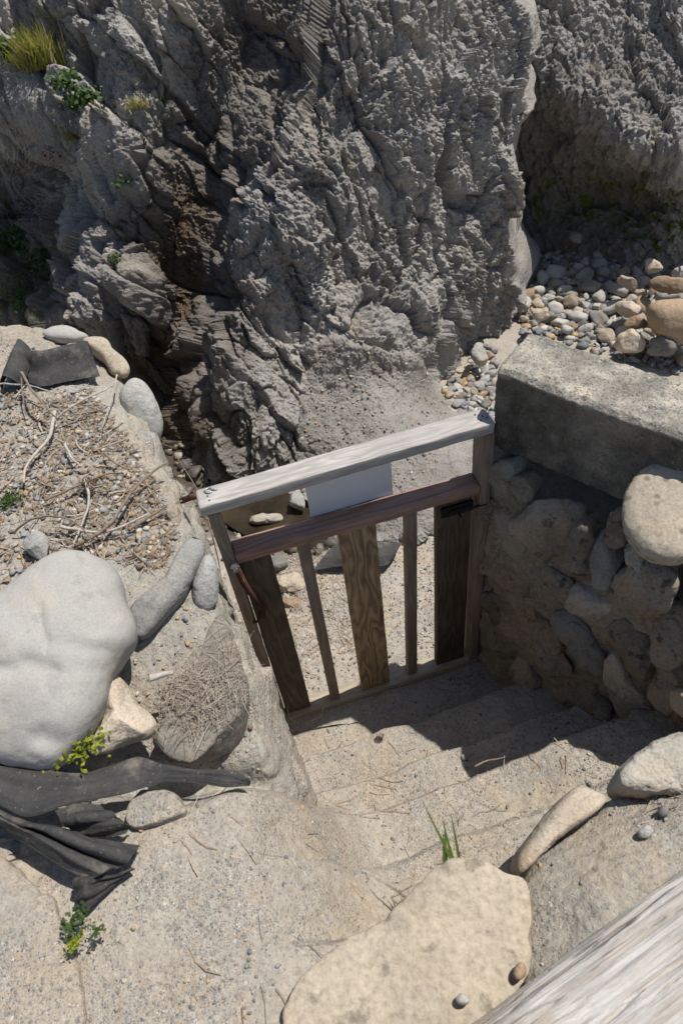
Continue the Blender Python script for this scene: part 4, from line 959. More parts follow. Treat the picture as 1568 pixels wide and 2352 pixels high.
gbox('post', (0.888, 0.001, 0.043), (0.930, 0.090, 1.520), M['post'], 0.003, 30, 0.002)
gbox('board', (-0.068, 0.025, 0.043), (0.056, 0.063, 1.227), M['darkboard'], 0.003, 30, 0.002)
gbox('board', (0.322, 0.02, 0.043), (0.468, 0.058, 1.227), M['board'], 0.003, 30, 0.002, 'light brown middle board with wavy grain', shear=0.0)
gbox('board', (0.722, 0.03, 0.043), (0.868, 0.068, 1.227), M['darkboard'], 0.003, 30, 0.002)
gbox('baluster', (0.160, 0.02, 0.043), (0.206, 0.060, 1.227), M['post'], 0.003, 20, 0.001, shear=0.0)
gbox('baluster', (0.566, 0.025, 0.043), (0.614, 0.065, 1.227), M['post'], 0.003, 20, 0.001, shear=0.025)
mb = MB(); mb.box((0.238, 0.0925, 1.240), (0.566, 0.0955, 1.512), 0); mb.build('sign', M['sign'], gate, smooth=False)['label'] = 'blank white sign panel'
# hinge spring with its bolt
mb = MB(); t = np.linspace(0, 1, 520)
path = resample(np.array([(-0.075, -0.012, 1.215), (-0.066, -0.018, 1.13), (-0.045, -0.016, 1.03), (-0.03, -0.014, 0.96), (-0.045, -0.014, 0.90)]), 520)
tg = np.gradient(path, axis=0); tg /= np.linalg.norm(tg, axis=1)[:, None]; a_ = np.cross(tg, np.array([0, 1.0, 0])); a_ /= np.linalg.norm(a_, axis=1)[:, None]; b_ = np.cross(tg, a_)
ph = t * 2 * math.pi * 34
mb.tube(path + 0.0125 * (np.cos(ph)[:, None] * a_ + np.sin(ph)[:, None] * b_), 0.0026, 6); mb.tube([path[-1], path[-1] + [-0.02, 0.0, -0.02], path[-1] + [-0.035, 0.008, -0.025]], 0.007, 8)
mb.build('spring', M['rust'], gate)
mb = MB(); mb.tube([(-0.082, -0.016, 1.235), (-0.082, 0.01, 1.235)], 0.017, 6); mb.tube([(-0.08, -0.02, 1.215), (-0.08, 0.01, 1.215)], 0.012, 10); o = mb.build('bolt', M['zinc'], gate); autosmooth(o)
mb = MB(); mb.box((0.735, 0.016, 1.135), (0.868, 0.030, 1.185), 0.002, 6); mb.box((0.765, 0.006, 1.148), (0.855, 0.018, 1.172), 0.003, 4); mb.tube([(0.80, 0.008, 1.160), (0.92, 0.004, 1.165), (0.965, 0.004, 1.17)], 0.006, 8); mb.tube([(0.80, 0.008, 1.16), (0.80, -0.02, 1.155)], 0.005, 8)
o = mb.build('latch', M['iron'], gate); autosmooth(o)
mb = MB(); th_ = np.linspace(0, 1.75 * math.pi, 30); mb.tube(np.stack([-0.09 + 0.012 * np.cos(th_), 0.068 + 0.012 * np.sin(th_), np.full(30, 1.550)], 1), 0.0028, 8); mb.tube([(-0.078, 0.068, 1.550), (-0.062, 0.062, 1.550)], 0.0028, 8); mb.build('hook', M['zinc'], gate)
mb = MB()
for (a, b) in ((-0.095, 0.022), (-0.098, 0.045), (-0.105, 0.07), (0.885, 0.03), (0.90, 0.05), (0.88, 0.068), (0.91, 0.035)):
    z_ = 1.545 + 0.022 * (a + 0.13); mb.tube([(a, b, z_ - 0.004), (a, b, z_ + 0.0025)], 0.0032, 8)
mb.build('nail_heads', M['rust'], gate)
# rusty pipe end and wire
mb = MB(); pa, pb = at(418, 1150, 1.27), at(450, 1138, 1.33); mb.tube(np.array([pa, (pa + pb) / 2, pb]), 0.013, 12); tag(mb.build('pipe', M['rust'], origin=pa), 'short rusty pipe end sticking out of the bank by the gate', 'pipe')
mb = MB(); mb.tube(resample(np.array([at(688, 1605, 0.12), at(668, 1600, 0.14), at(660, 1630, 0.10), at(672, 1655, 0.06), at(700, 1660, 0.04), at(735, 1645, 0.05), at(742, 1625, 0.10)]), 50), 0.0022, 6); tag(mb.build('wire', M['paletwig'], origin=at(690, 1650, 0.05)), 'thin curled wire at the foot of the gate', 'wire')
mb = MB(); mb.tube(resample(np.array([at(400, 1040, 1.25), at(445, 1110, 1.40), at(475, 1165, 1.36), at(480, 1200, 1.34), at(500, 1280, 1.28), at(512, 1350, 1.2)]), 50), 0.0018, 6); tag(mb.build('wire', M['twig'], origin=at(450, 1130, 1.3)), 'thin dark wire bent over the left end of the top rail', 'wire')

# ------------------------------------------------------------------ driftwood log
A0, A1 = at(1815, 2092, 1.47), at(1110, 2640, 1.43); nl_, nc_ = 400, 320
ax = A1 - A0; L = np.linalg.norm(ax); ax /= L; e1 = unit(np.cross(ax, UP)); e2 = np.cross(e1, ax)
th_ = np.linspace(0, 2 * math.pi, nc_, endpoint=False); ll = np.linspace(0, L, nl_)
Vl = []
TH, LL = np.meshgrid(th_, ll); pr_ = np.stack([np.cos(TH).ravel() * 2.2, np.sin(TH).ravel() * 2.2, LL.ravel() * 1.0], 1)
rd = 0.150 + 0.012 * fbm(pr_, 3) + 0.010 * fbm(pr_ * [3.5, 3.5, 0.9], 4, ridged=True) + 0.002 * slabs(pr_ * [2.2, 2.2, 1.2] + 3, 0.8) + 0.004 * fbm(pr_ * [12, 12, 2], 3)
wf1, wf2, wh, _v = worley(pr_ * [2.6, 2.6, 0.8] + 0.25 * np.stack([fbm(pr_ * 2 + s, 3) for s in (0, 5, 9)], 1)); rd = rd - 0.016 * np.exp(-((wf2 - wf1) / 0.05) ** 2) * sstep(-0.2, 0.2, fbm(pr_ * 1.3 + 5, 2)) + 0.018 * np.exp(-((np.cos(TH).ravel() - 0.2) ** 2 + (LL.ravel() - 0.55) ** 2 * 60) * 6) + 0.004 * (RND[wh, 1] - 0.5)
tk = np.random.default_rng(77)
for _ in range(26):                         # drying cracks along the grain
    t0, l0, hl = tk.uniform(0, 2 * math.pi), tk.uniform(0, L), tk.uniform(0.08, 0.35)
    da = (TH.ravel() - t0 - 0.12 * fbm(np.c_[LL.ravel() * 3 + t0 * 9, 0 * rd, 0 * rd], 3) + math.pi) % (2 * math.pi) - math.pi
    rd = rd - tk.uniform(0.012, 0.024) * np.exp(-(da / 0.028) ** 2) * np.clip(1 - ((LL.ravel() - l0) / hl) ** 2, 0, 1)
Vl = A0 + LL.ravel()[:, None] * ax + rd[:, None] * (np.cos(TH).ravel()[:, None] * e1 + np.sin(TH).ravel()[:, None] * e2)
loc = np.stack([(Vl - A0) @ ax, (Vl - A0) @ e1, (Vl - A0) @ e2], 1)
log = mk('log', loc, gridfaces(nl_, nc_, True), M['log']); tag(log, 'bleached grey driftwood log lying across the right shoulder', 'log')
log.matrix_world = Matrix(((ax[0], e1[0], e2[0], A0[0]), (ax[1], e1[1], e2[1], A0[1]), (ax[2], e1[2], e2[2], A0[2]), (0, 0, 0, 1)))

# ------------------------------------------------------------------ black sheets
def sheet(name, rowsP, label, wr=0.012, thick=0.004, nu=160, nvv=60, freq=9, fold=0.0, cat='fabric'):
    R_ = [resample(np.array(rw), nu) for rw in rowsP]; R_ = np.array(R_)
    out = np.zeros((nvv, nu, 3))
    for j in range(nu): out[:, j] = resample(R_[:, j], nvv)
    n = gridnormals(out); n *= np.sign(n[..., 2].mean()); q = out.reshape(-1, 3); nn = n.reshape(-1, 3)
    uvw = np.stack(np.meshgrid(np.linspace(0, 1, nvv), np.linspace(0, 1, nu), indexing='ij'), -1).reshape(-1, 2)
    d = wr * fbm(q * freq, 3) + wr * 0.5 * fbm(np.c_[uvw[:, 0] * 3, uvw[:, 1] * 5, 0 * uvw[:, 0]] + 4, 3, ridged=True)
    if fold: d = d + fold * np.abs(np.sin(uvw[:, 0] * 8.5 + 1.6 * uvw[:, 1] + 1.5 * fbm(q * 5, 2))) ** 1.5 + fold * 0.7 * fbm(np.c_[uvw[:, 0] * 7, uvw[:, 1] * 2.2, 0 * uvw[:, 0]] + 8, 2)
    top = q + nn * d[:, None]; bot = top - nn * thick
    f = gridfaces(nvv, nu); n0 = len(q)
    ring = np.r_[np.arange(nu), np.arange(2 * nu - 1, nvv * nu, nu), np.arange(nvv * nu - 2, (nvv - 1) * nu - 1, -1), np.arange((nvv - 2) * nu, 0, -nu)]
    rn = np.roll(ring, -1); sidef = np.stack([ring, rn, rn + n0, ring + n0], 1)
    C = q.mean(0); o = mk(name, np.vstack([top, bot]), np.vstack([f, f[:, ::-1] + n0, sidef]), M['fabric'], origin=C)
    return tag(o, label, cat)
def lerp_rows(A, B, prof):                  # rows between two edges: (share of the way, height above the straight line)
    A = resample(np.array(A), 40); B_ = resample(np.array(B), 40)
    return [[tuple(a * (1 - t) + b * t + np.array([0, 0, h])) for a, b in zip(A, B_)] for t, h in prof]
fa_ = sheet('weed_fabric', lerp_rows([at(66, 832, 1.30), at(110, 833, 1.30), at(154, 822, 1.30), at(213, 810, 1.30)], [at(70, 880, 1.31), at(99, 889, 1.31), at(143, 880, 1.31), at(183, 873, 1.31), at(231, 866, 1.31)], [(0, 0), (0.03, 0.05), (0.12, 0.085), (0.28, 0.075), (0.45, 0.03), (0.6, 0.012), (0.8, 0.02), (1, 0.004)]), 'short black weed fabric strip rolled along its back lying on the far bank', 0.004, 0.003, 120, 70, freq=7)
fl_ = sheet('flap', lerp_rows([at(5, 896, 1.31), at(22, 847, 1.33), at(44, 804, 1.33)], [at(50, 890, 1.31), at(64, 858, 1.34), at(78, 812, 1.33)], [(0, 0), (0.1, 0.04), (0.4, 0.075), (0.7, 0.06), (0.92, 0.03), (1, 0.0)]), None, 0.004, 0.003, 80, 50, freq=8, cat=None); fl_.parent = fa_; fl_.location = fl_.location - fa_.location
def strip_row(up, lo, t, z, hump):
    n = 40; U = resample(np.array([(a, b, 0) for a, b in up]), n); L_ = resample(np.array([(a, b, 0) for a, b in lo]), n); zz_ = np.interp(np.linspace(0, 1, n), np.linspace(0, 1, len(z)), z)
    return [at(U[k, 0] * (1 - t) + L_[k, 0] * t, U[k, 1] * (1 - t) + L_[k, 1] * t, zz_[k] + min(1, math.hypot(U[k, 0] - L_[k, 0], U[k, 1] - L_[k, 1]) / 110) ** 1.3 * hump * math.sin(math.pi * t) - 0.015 * t) for k in range(n)]
UPE = [(-140, 1700), (0, 1746), (67, 1762), (179, 1777), (250, 1760), (318, 1739), (359, 1751), (446, 1767), (538, 1770), (576, 1795)]
LOE = [(-140, 1790), (0, 1849), (67, 1875), (154, 1849), (220, 1836), (287, 1823), (379, 1797), (461, 1800), (518, 1808), (574, 1804)]
ZS = [1.40, 1.40, 1.39, 1.37, 1.34, 1.32, 1.31, 1.30, 1.28, 1.25]
sheet('weed_fabric', [strip_row(UPE, LOE, t_, ZS, h_) for t_, h_ in ((0, 0.0), (0.06, 0.022), (0.2, 0.026), (0.45, 0.010), (0.7, 0.012), (0.93, 0.018), (1.0, -0.006))],
      'long black weed fabric strip running under the pale boulder', 0.004, 0.003, 260, 70, freq=5)
fb_ = sheet('weed_fabric', [[at(-90, 1840, 1.31), at(0, 1890, 1.31), at(80, 1940, 1.31), at(150, 1985, 1.31), at(206, 2016, 1.30)],
      [at(-80, 1832, 1.37), at(12, 1886, 1.37), at(96, 1930, 1.37), at(170, 1974, 1.36), at(232, 2008, 1.33)],
      [at(-75, 1830, 1.34), at(22, 1884, 1.33), at(108, 1920, 1.33), at(190, 1960, 1.33), at(270, 1996, 1.30)],
      [at(-70, 1828, 1.38), at(32, 1886, 1.37), at(124, 1910, 1.38), at(205, 1944, 1.37), at(300, 1972, 1.31)],
      [at(-60, 1826, 1.32), at(41, 1890, 1.32), at(138, 1902, 1.32), at(215, 1931, 1.32), at(320, 1946, 1.27)]],
      'crumpled black weed fabric piece nearest the viewer below the long strip', 0.005, 0.003, 140, 90, freq=6, fold=0.008)
def sub_sheet(rows_, nm): 
    o_ = sheet(nm, rows_, None, 0.004, 0.003, 60, 50, freq=9, fold=0.007, cat=None); o_.parent = fb_; o_.location = o_.location - fb_.location; return o_
sub_sheet([[at(123, 1864, 1.34), at(175, 1852, 1.35), at(228, 1854, 1.33)], [at(140, 1880, 1.36), at(200, 1876, 1.37), at(265, 1875, 1.33)], [at(160, 1900, 1.33), at(225, 1900, 1.33), at(300, 1896, 1.28)], [at(188, 1922, 1.30), at(240, 1920, 1.29), at(290, 1910, 1.27)]], 'flap')
sub_sheet([[at(168, 2018, 1.31), at(190, 2008, 1.32), at(214, 2006, 1.31), at(256, 2008, 1.30), at(308, 1988, 1.28)], [at(172, 2040, 1.30), at(195, 2030, 1.33), at(222, 2030, 1.30), at(256, 2020, 1.29), at(300, 1995, 1.27)], [at(180, 2066, 1.29), at(198, 2058, 1.32), at(224, 2048, 1.30), at(250, 2034, 1.28), at(280, 2012, 1.265)], [at(195, 2096, 1.265), at(204, 2088, 1.28), at(216, 2074, 1.275), at(236, 2052, 1.268), at(262, 2030, 1.26)]], 'tail')
mb = MB(); HP = resample(np.array([at(-60, 1860, 1.32), at(0, 1892, 1.325), at(80, 1942, 1.325), at(150, 1988, 1.32), at(205, 2014, 1.315)]), 60); mb.tube(HP - np.array(fb_.location), 0.009 + 0.002 * fbm(HP * 12, 2), 12); mb.build('rolled_hem', M['fabric'], fb_)
sheet('weed_fabric', [[at(720, 1310, -0.07), at(745, 1275, -0.04), at(772, 1248, -0.03)], [at(760, 1303, -0.07), at(790, 1272, -0.03), at(815, 1240, -0.03)], [at(830, 1292, -0.07), at(845, 1268, -0.03), at(870, 1243, -0.03)], [at(880, 1300, -0.07), at(890, 1275, -0.04), at(900, 1246, -0.04)], [at(905, 1278, -0.07), at(914, 1262, -0.05), at(922, 1246, -0.06)]],
      'black weed fabric scrap half buried in sand beyond the gate', 0.006, nu=50, nvv=90)
# ------------------------------------------------------------------ litter, gravel, twigs
def scatter_blades(name, pts, length, width, mat, seed, bend=0.3, up=0.15, lift=0.004, kind='stuff'):
    g = np.random.default_rng(seed); n = len(pts); pts = np.asarray(pts)
    a = g.random(n) * 2 * math.pi; L_ = length * g.uniform(0.5, 1.3, n); e = g.normal(size=n) * up
    d = np.stack([np.cos(a) * np.cos(e), np.sin(a) * np.cos(e), np.sin(e)], 1); s = np.stack([-np.sin(a), np.cos(a), np.zeros(n)], 1)
    bd = g.normal(size=n) * bend; W = width * g.uniform(0.7, 1.4, n)
    V = []
    for k, t in enumerate((-0.5, -0.17, 0.17, 0.5)):
        c = pts + d * (t * L_)[:, None] + s * (bd * L_ * (t * t - 0.08))[:, None]; c[:, 2] += lift + np.abs(g.normal(size=n)) * 0.004
        V += [c - s * (W / 2)[:, None], c + s * (W / 2)[:, None] + np.array([0, 0, 1]) * (W * 0.3)[:, None]]
    V = np.stack(V, 1).reshape(-1, 3)
    f = np.array([(0, 1, 3, 2), (2, 3, 5, 4), (4, 5, 7, 6)]); Fc = (f[None] + (np.arange(n) * 8)[:, None, None]).reshape(-1, 4)
    o = mk(name, V, Fc, mat, smooth=False); o['kind'] = kind; return o
g = np.random.default_rng(21)
# points on the bank's top, with a density that follows the litter
bi = g.integers(0, BT.shape[0], 90000); bp = BT[bi]; pj = proj(bp)
LIT = [(-50, 900), (60, 900), (150, 890), (250, 885), (330, 1010), (390, 1110), (420, 1210), (400, 1260), (330, 1330), (270, 1320), (240, 1280), (120, 1270), (0, 1370), (-80, 1390)]
wob = 45 * np.stack([fbm(bp * 4, 3), fbm(bp * 4 + 9, 3)], 1)
inl = np.array([inpoly(a, b, LIT) for a, b in pj + 2.2 * wob]) & (g.random(len(bp)) < np.clip(0.6 + 1.2 * fbm(bp * 6, 3), 0.1, 1))
lp = bp[inl][:5200]
o = scatter_stones('litter', lp[:2300] + g.normal(size=(2300 if len(lp) >= 2300 else len(lp[:2300]), 3)) * [0.01, 0.01, 0.002], g.uniform(0.008, 0.034, len(lp[:2300])), M['chips'], 22, False, 0.45, 0.1); tag(o, 'bark chips and stone crumbs strewn over the bank', 'litter')
lq = bp[inl]; lq = lq[g.permutation(len(lq))[:1500]]
o = scatter_blades('pine_needles', lq, 0.085, 0.0022, M['needles'], 23, 0.3, 0.12); tag(o, 'dead pine needles strewn over the bank', 'pine needles')
nv_ = bpy.data.objects['boulder.001'] if 'boulder.001' in bpy.data.objects else None
o = scatter_blades('dry_sticks', lq[:200], 0.13, 0.005, M['needlegrey'], 33, 0.35, 0.12, 0.008); tag(o, 'thin grey dry sticks tangled over the bank', 'dry sticks')
bo = [o for o in bpy.data.objects if o.name.startswith('boulder') and 'pine needles' in o.get('label', '')][0]
bv_ = np.array([v.co[:] for v in bo.data.vertices]) + np.array(bo.location); bj = proj(bv_)
NE = [(360, 1600), (400, 1540), (430, 1500), (470, 1450), (510, 1450), (545, 1520), (560, 1600), (500, 1650), (420, 1660)]
sel = np.array([inpoly(a, b, NE) for a, b in bj]) & (bv_[:, 2] > np.array(bo.location)[2]); bs = bv_[sel]
ptn = bs[g.integers(0, len(bs), 900)] + g.normal(size=(900, 3)) * [0.035, 0.035, 0.003] + [0, 0, 0.002]
o = scatter_blades('pine_needles', ptn, 0.075, 0.0014, M['needlegrey'], 24, 0.15, 0.09, 0.003); tag(o, 'grey dry pine needles matted on the squarish boulder', 'pine needles')
# gravel on the steps, the near bank and the shoulder
n = 20000; uv = np.stack([g.uniform(-1.7, 1.25, n), g.uniform(0.05, 1.75, n)], 1); sp = step_pt(uv[:, 0], uv[:, 1])
near = bp[(pj[:, 1] > 1690) & (pj[:, 1] < 2450)]; near = near[g.permutation(len(near))[:2600]]
shp_ = SHT.reshape(-1, 3); shp_ = shp_[g.permutation(len(shp_))[:1500]]
allp = np.vstack([sp, near, shp_]); allp = allp[g.random(len(allp)) < np.clip(0.35 + 1.6 * fbm(allp * 3.2, 4), 0.06, 1)]; sz = np.abs(g.normal(size=len(allp))) * 0.0042 + 0.003; sz[g.random(len(allp)) < 0.012] *= 2.4
o = scatter_stones('gravel', allp, sz, M['gravel'], 25, False, 0.7, 0.35); tag(o, 'grey and orange gravel bits scattered over the sandy steps', 'gravel')
farb = bp[(pj[:, 1] < 1780) & (pj[:, 1] > 700)]; farb = farb[g.permutation(len(farb))[:4200]]
o = scatter_stones('gravel', farb, np.abs(g.normal(size=len(farb))) * 0.007 + 0.005, M['gravel'], 26, False, 0.7, 0.3); tag(o, 'loose gravel over the far part of the bank', 'gravel')
n = 5200; lx, ly = g.uniform(-0.7, 1.1, n), g.uniform(1.75, 3.2, n); lz = low_full(lx, ly)
o = scatter_stones('gravel', np.c_[lx, ly, lz], np.abs(g.normal(size=n)) * 0.006 + 0.005, M['gravel'], 27, False, 0.7, 0.3); tag(o, 'gravel bits on the sand beyond the gate', 'gravel')
spn = step_pt(g.uniform(-0.4, 1.2, 260), g.uniform(0.05, 1.6, 260))
shn = SHT.reshape(-1, 3); shn = shn[[i for i, (a, b) in enumerate(proj(shn)) if 1470 < a < 1640 and 1790 < b < 1880]]
o = scatter_blades('pine_needles', np.vstack([spn, shn[g.integers(0, len(shn), 40)]]), 0.085, 0.0022, M['needles'], 28, 0.25, 0.06); tag(o, 'single pine needles dropped on the sandy steps', 'pine needles')
lr = np.stack([g.uniform(-0.6, 0.0, 500), g.uniform(2.0, 2.9, 500)], 1); lz = low_full(lr[:, 0], lr[:, 1])
o = scatter_blades('pine_needles', np.c_[lr, lz], 0.08, 0.0025, M['needles'], 29, 0.3, 0.1); tag(o, 'pine needles among the rubble behind the gate', 'pine needles')
n = 800; ri = g.integers(0, len(STREAM), n); rx = STREAM[ri, 0] + g.normal(size=n) * 0.2; ry = STREAM[ri, 1] + g.normal(size=n) * 0.2; rz_ = low_full(rx, ry)
o = scatter_stones('rubble', np.c_[rx, ry, rz_], np.abs(g.normal(size=n)) * 0.03 + 0.02, M['rubble'], 34, True, 0.7, 0.3); tag(o, 'small wet rubble lying along the stream bed', 'rubble')
# debris on the apron
av = np.array(P2.shape)
cm = np.zeros(len(cliff.data.vertices) * 3, np.float32); cliff.data.vertices.foreach_get('co', cm); cm = cm.reshape(-1, 3)
cj = proj(cm); AP = [(700, 830), (760, 780), (880, 780), (960, 820), (1040, 940), (1000, 1080), (900, 1150), (760, 1050), (690, 1010)]
idx = np.where((cj[:, 0] > 680) & (cj[:, 0] < 1045) & (cj[:, 1] > 770) & (cj[:, 1] < 1160))[0]; idx = idx[g.permutation(len(idx))[:1100]]
idx = [i for i in idx if inpoly(cj[i, 0], cj[i, 1], AP)]
o = scatter_stones('gravel', cm[idx], np.abs(g.normal(size=len(idx))) * 0.009 + 0.008, M['chips'], 31, False, 0.7, 0.2); tag(o, 'rusty rock crumbs lying on the grey apron of the cliff', 'gravel')

def twig(pix, z, r0, mat, label, forks=(), name='twig', lift=None):
    mb = MB(); zs = z if isinstance(z, (list, tuple)) else [z] * len(pix)
    P = resample(np.array([at(a, b, c) for (a, b), c in zip(pix, zs)]), 36); P = P + 0.006 * np.stack([fbm(P * 14 + s, 2) for s in (0, 5, 9)], 1)
    mb.tube(P, np.linspace(r0, r0 * 0.5, 36), 8)
    for f in forks:
        fz = f[1] if isinstance(f[1], (list, tuple)) else [f[1]] * len(f[0])
        Q = resample(np.array([at(a, b, c) for (a, b), c in zip(f[0], fz)]), 20); mb.tube(Q + 0.005 * np.stack([fbm(Q * 14 + s, 2) for s in (0, 5, 9)], 1), np.linspace(r0 * 0.7, r0 * 0.3, 20), 6)
    o = mb.build(name, M[mat], origin=P[0]); return tag(o, label, 'twig')
twig([(300, 1215), (360, 1185), (410, 1160), (440, 1110), (380, 1070), (400, 1062)][:1] + [(300, 1215), (370, 1170), (420, 1150)], 1.34, 0.007, 'twig', 'thick brown twig lying towards the left end of the gate rail')
twig([(175, 1255), (250, 1205), (310, 1120), (385, 1060)], [1.33, 1.37, 1.36, 1.36], 0.008, 'twig', 'long diagonal branch crossing the bank rim above the gully')
twig([(50, 855), (70, 890), (110, 940), (135, 965)], [1.42, 1.42, 1.38, 1.33], 0.007, 'twig', 'grey forked twig standing beside the black strip', [([(50, 855), (52, 900), (58, 950)], [1.42, 1.38, 1.33])])
twig([(125, 945), (115, 1000), (85, 1040), (60, 1075), (55, 1110)], 1.345, 0.009, 'paletwig', 'pale curved twig in the middle of the bank litter')
twig([(130, 960), (170, 930), (220, 905), (260, 885)], [1.35, 1.38, 1.38, 1.36], 0.006, 'paletwig', 'thin pale twig leaning towards the rounded grey stone')
twig([(-10, 880), (60, 885), (100, 895), (140, 905)], [1.36, 1.38, 1.37, 1.34], 0.005, 'paletwig', 'thin straight twig lying beside the black strip end')
twig([(140, 1210), (200, 1220), (250, 1220), (300, 1200), (340, 1180)], 1.35, 0.007, 'paletwig', 'whitish bent twig in front of the small cracked stone')
twig([(30, 1225), (80, 1190), (150, 1190), (200, 1225), (215, 1262)], [1.35, 1.40, 1.41, 1.38, 1.34], 0.005, 'twig', 'dark arching twig over the small cracked grey stone')
twig([(195, 1100), (205, 1150), (190, 1200), (170, 1250)], 1.35, 0.006, 'paletwig', 'pale upright twig between litter and pine cone')
twig([(100, 1150), (170, 1120), (240, 1090), (275, 1085)], 1.345, 0.006, 'twig', 'brown twig above the pine cone on the bank')
twig([(150, 1020), (165, 1050), (185, 1070)], 1.345, 0.007, 'paletwig', 'short white stick in the bank litter')
twig([(270, 860), (255, 920), (235, 980)], 1.34, 0.004, 'paletwig', 'slender twig near the rounded grey stone')
twig([(240, 1040), (262, 1062), (285, 1075)], 1.345, 0.006, 'twig', 'stubby brown stick below the bank rim')
twig([(1090, 1760), (1120, 1748), (1160, 1742)], [0.60, 0.605, 0.60], 0.004, 'twig', 'reddish brown twig on the sunlit step edge')
twig([(345, 1558), (375, 1548), (398, 1545)], 1.36, 0.012, 'paletwig', 'white chunk of wood beside the needle covered boulder')
# straw root lying on the pale boulder
mb = MB()
for k in range(34):
    a0 = np.array([95 + rr.normal() * 16, 1440 + rr.normal() * 6]); dx = rr.normal() * 42 - 28; dy = rr.normal() * 10 + 4
    mb.tube(resample(np.array([at(a0[0], a0[1], 1.585), at(a0[0] + dx * 0.5, a0[1] + dy * 0.2, 1.59), at(a0[0] + dx, a0[1] + dy + 4, 1.57)]), 10), np.linspace(0.0013, 0.0006, 10), 5)
tag(mb.build('dry_root', M['straw'], origin=at(95, 1440, 1.6)), 'dry straw coloured root tuft lying on the pale boulder', 'root')
# pine cones
def pine_cone(c, s, label, axis=(1, 0.3, 0.2)):
    mb = MB(); ax_ = unit(axis); e1 = unit(np.cross(ax_, UP)); e2 = np.cross(ax_, e1)
    for k in range(60):
        t = k / 59; a = k * 2.39996; rad = s * 0.42 * math.sin(math.pi * (0.12 + 0.85 * t)) ** 0.8
        o_ = math.cos(a) * e1 + math.sin(a) * e2; p = np.array(c) + ax_ * (t - 0.5) * s + o_ * rad * 0.45; tip = p + o_ * rad * 0.65 + ax_ * s * 0.06; sd = np.cross(ax_, o_) * s * 0.085
        mb.add([p - sd * 0.5, p + sd * 0.5, tip + sd, tip - sd, (p + tip) / 2 + ax_ * s * 0.03], [(0, 1, 2, 3), (0, 4, 1), (1, 4, 2), (2, 4, 3), (3, 4, 0)])
    return tag(mb.build('pine_cone', M['cone'], smooth=False, origin=c), label, 'pine cone')
pine_cone(at(203, 1112, 1.35), 0.065, 'open grey brown pine cone among litter on the bank'); pine_cone(at(872, 1692, 0.21), 0.04, 'small brown pine cone on the sandy step near the gate')

# ------------------------------------------------------------------ plants
def blade(mb, base, d, L_, w_, curl, n=7):
    d = unit(d); s = unit(np.cross(d, UP) + 1e-6); V = []; Fs = []
    p = np.array(base, float); dirv = d.copy()
    for k in range(n):
        t = k / (n - 1); ww = w_ * (1 - t) ** 0.7 * 0.5 + 0.0002
        V += [p - s * ww, p + s * ww]; p = p + dirv * L_ / (n - 1); dirv = unit(dirv + np.array([0, 0, -1]) * curl * t / n * 2 + d * np.array([1, 1, 0]) * curl / n * 0.6)
    for k in range(n - 1): Fs.append((2 * k, 2 * k + 1, 2 * k + 3, 2 * k + 2))
    mb.add(V, Fs)
def tuft(base, n, L_, w_, mat, label, spread=0.6, out=(0, 0, 0), jit=0.03, curl=1.2, mat2=None, n2=0, name='grass_tuft', cat='grass tuft'):
    g = np.random.default_rng(int(abs(base[0] * 1000 + base[2] * 777)) % 99991); e = empty(name, tuple(base)); tag(e, label, cat)
    for (m_, c_, nm) in ((mat, n, 'blades'), (mat2, n2, 'dry_blades')):
        if not m_ or not c_: continue
        mb = MB()
        for _ in range(c_):
            d = np.array([g.normal() * spread, g.normal() * spread, 1.0]) + np.array(out); b = np.array([g.normal() * jit, g.normal() * jit * 0.5, -0.01])
            blade(mb, b, d, L_ * g.uniform(0.45, 1.15), w_ * g.uniform(0.7, 1.2), curl * g.uniform(0.4, 1.4))
        mb.build(nm, m_, e)
    return e
def leafy(base, n, R, leaf, mat, label, flat=0.6, name='leafy_plant', cat='plant', stems=6, out=(0, 0, 0)):
    g = np.random.default_rng(int(abs(base[0] * 1313 + base[1] * 777 + base[2] * 91)) % 99991); e = empty(name, tuple(base)); tag(e, label, cat)
    mb = MB(); ms = MB()
    for k in range(stems):
        dd = np.array([g.normal() * 0.6, g.normal() * 0.6, 0.8]) + np.array(out); dd = unit(dd); P = np.array([dd * t * R + np.array([0, 0, -0.3 * t * t * R]) for t in np.linspace(0, 1, 8)]); ms.tube(P, np.linspace(0.003, 0.0015, 8), 5)
        for _ in range(n // stems):
            c = P[g.integers(2, 8)] + g.normal(size=3) * R * 0.22 * np.array([1, 1, flat]); nrm = unit(g.normal(size=3) * 0.6 + np.array([0, -0.4, 0.9])); a = unit(np.cross(nrm, g.normal(size=3))); b = np.cross(nrm, a); L_ = leaf * g.uniform(0.6, 1.3); W_ = L_ * 0.36
            mb.add([c - a * L_ / 2, c - a * L_ * .1 + b * W_ - nrm * L_ * .06, c + a * L_ / 2, c - a * L_ * .1 - b * W_ - nrm * L_ * .06, c + nrm * L_ * .05], [(0, 4, 1), (1, 4, 2), (2, 4, 3), (3, 4, 0)])
    mb.build('leaves', mat, e); ms.build('stem', M['leaf'], e); return e
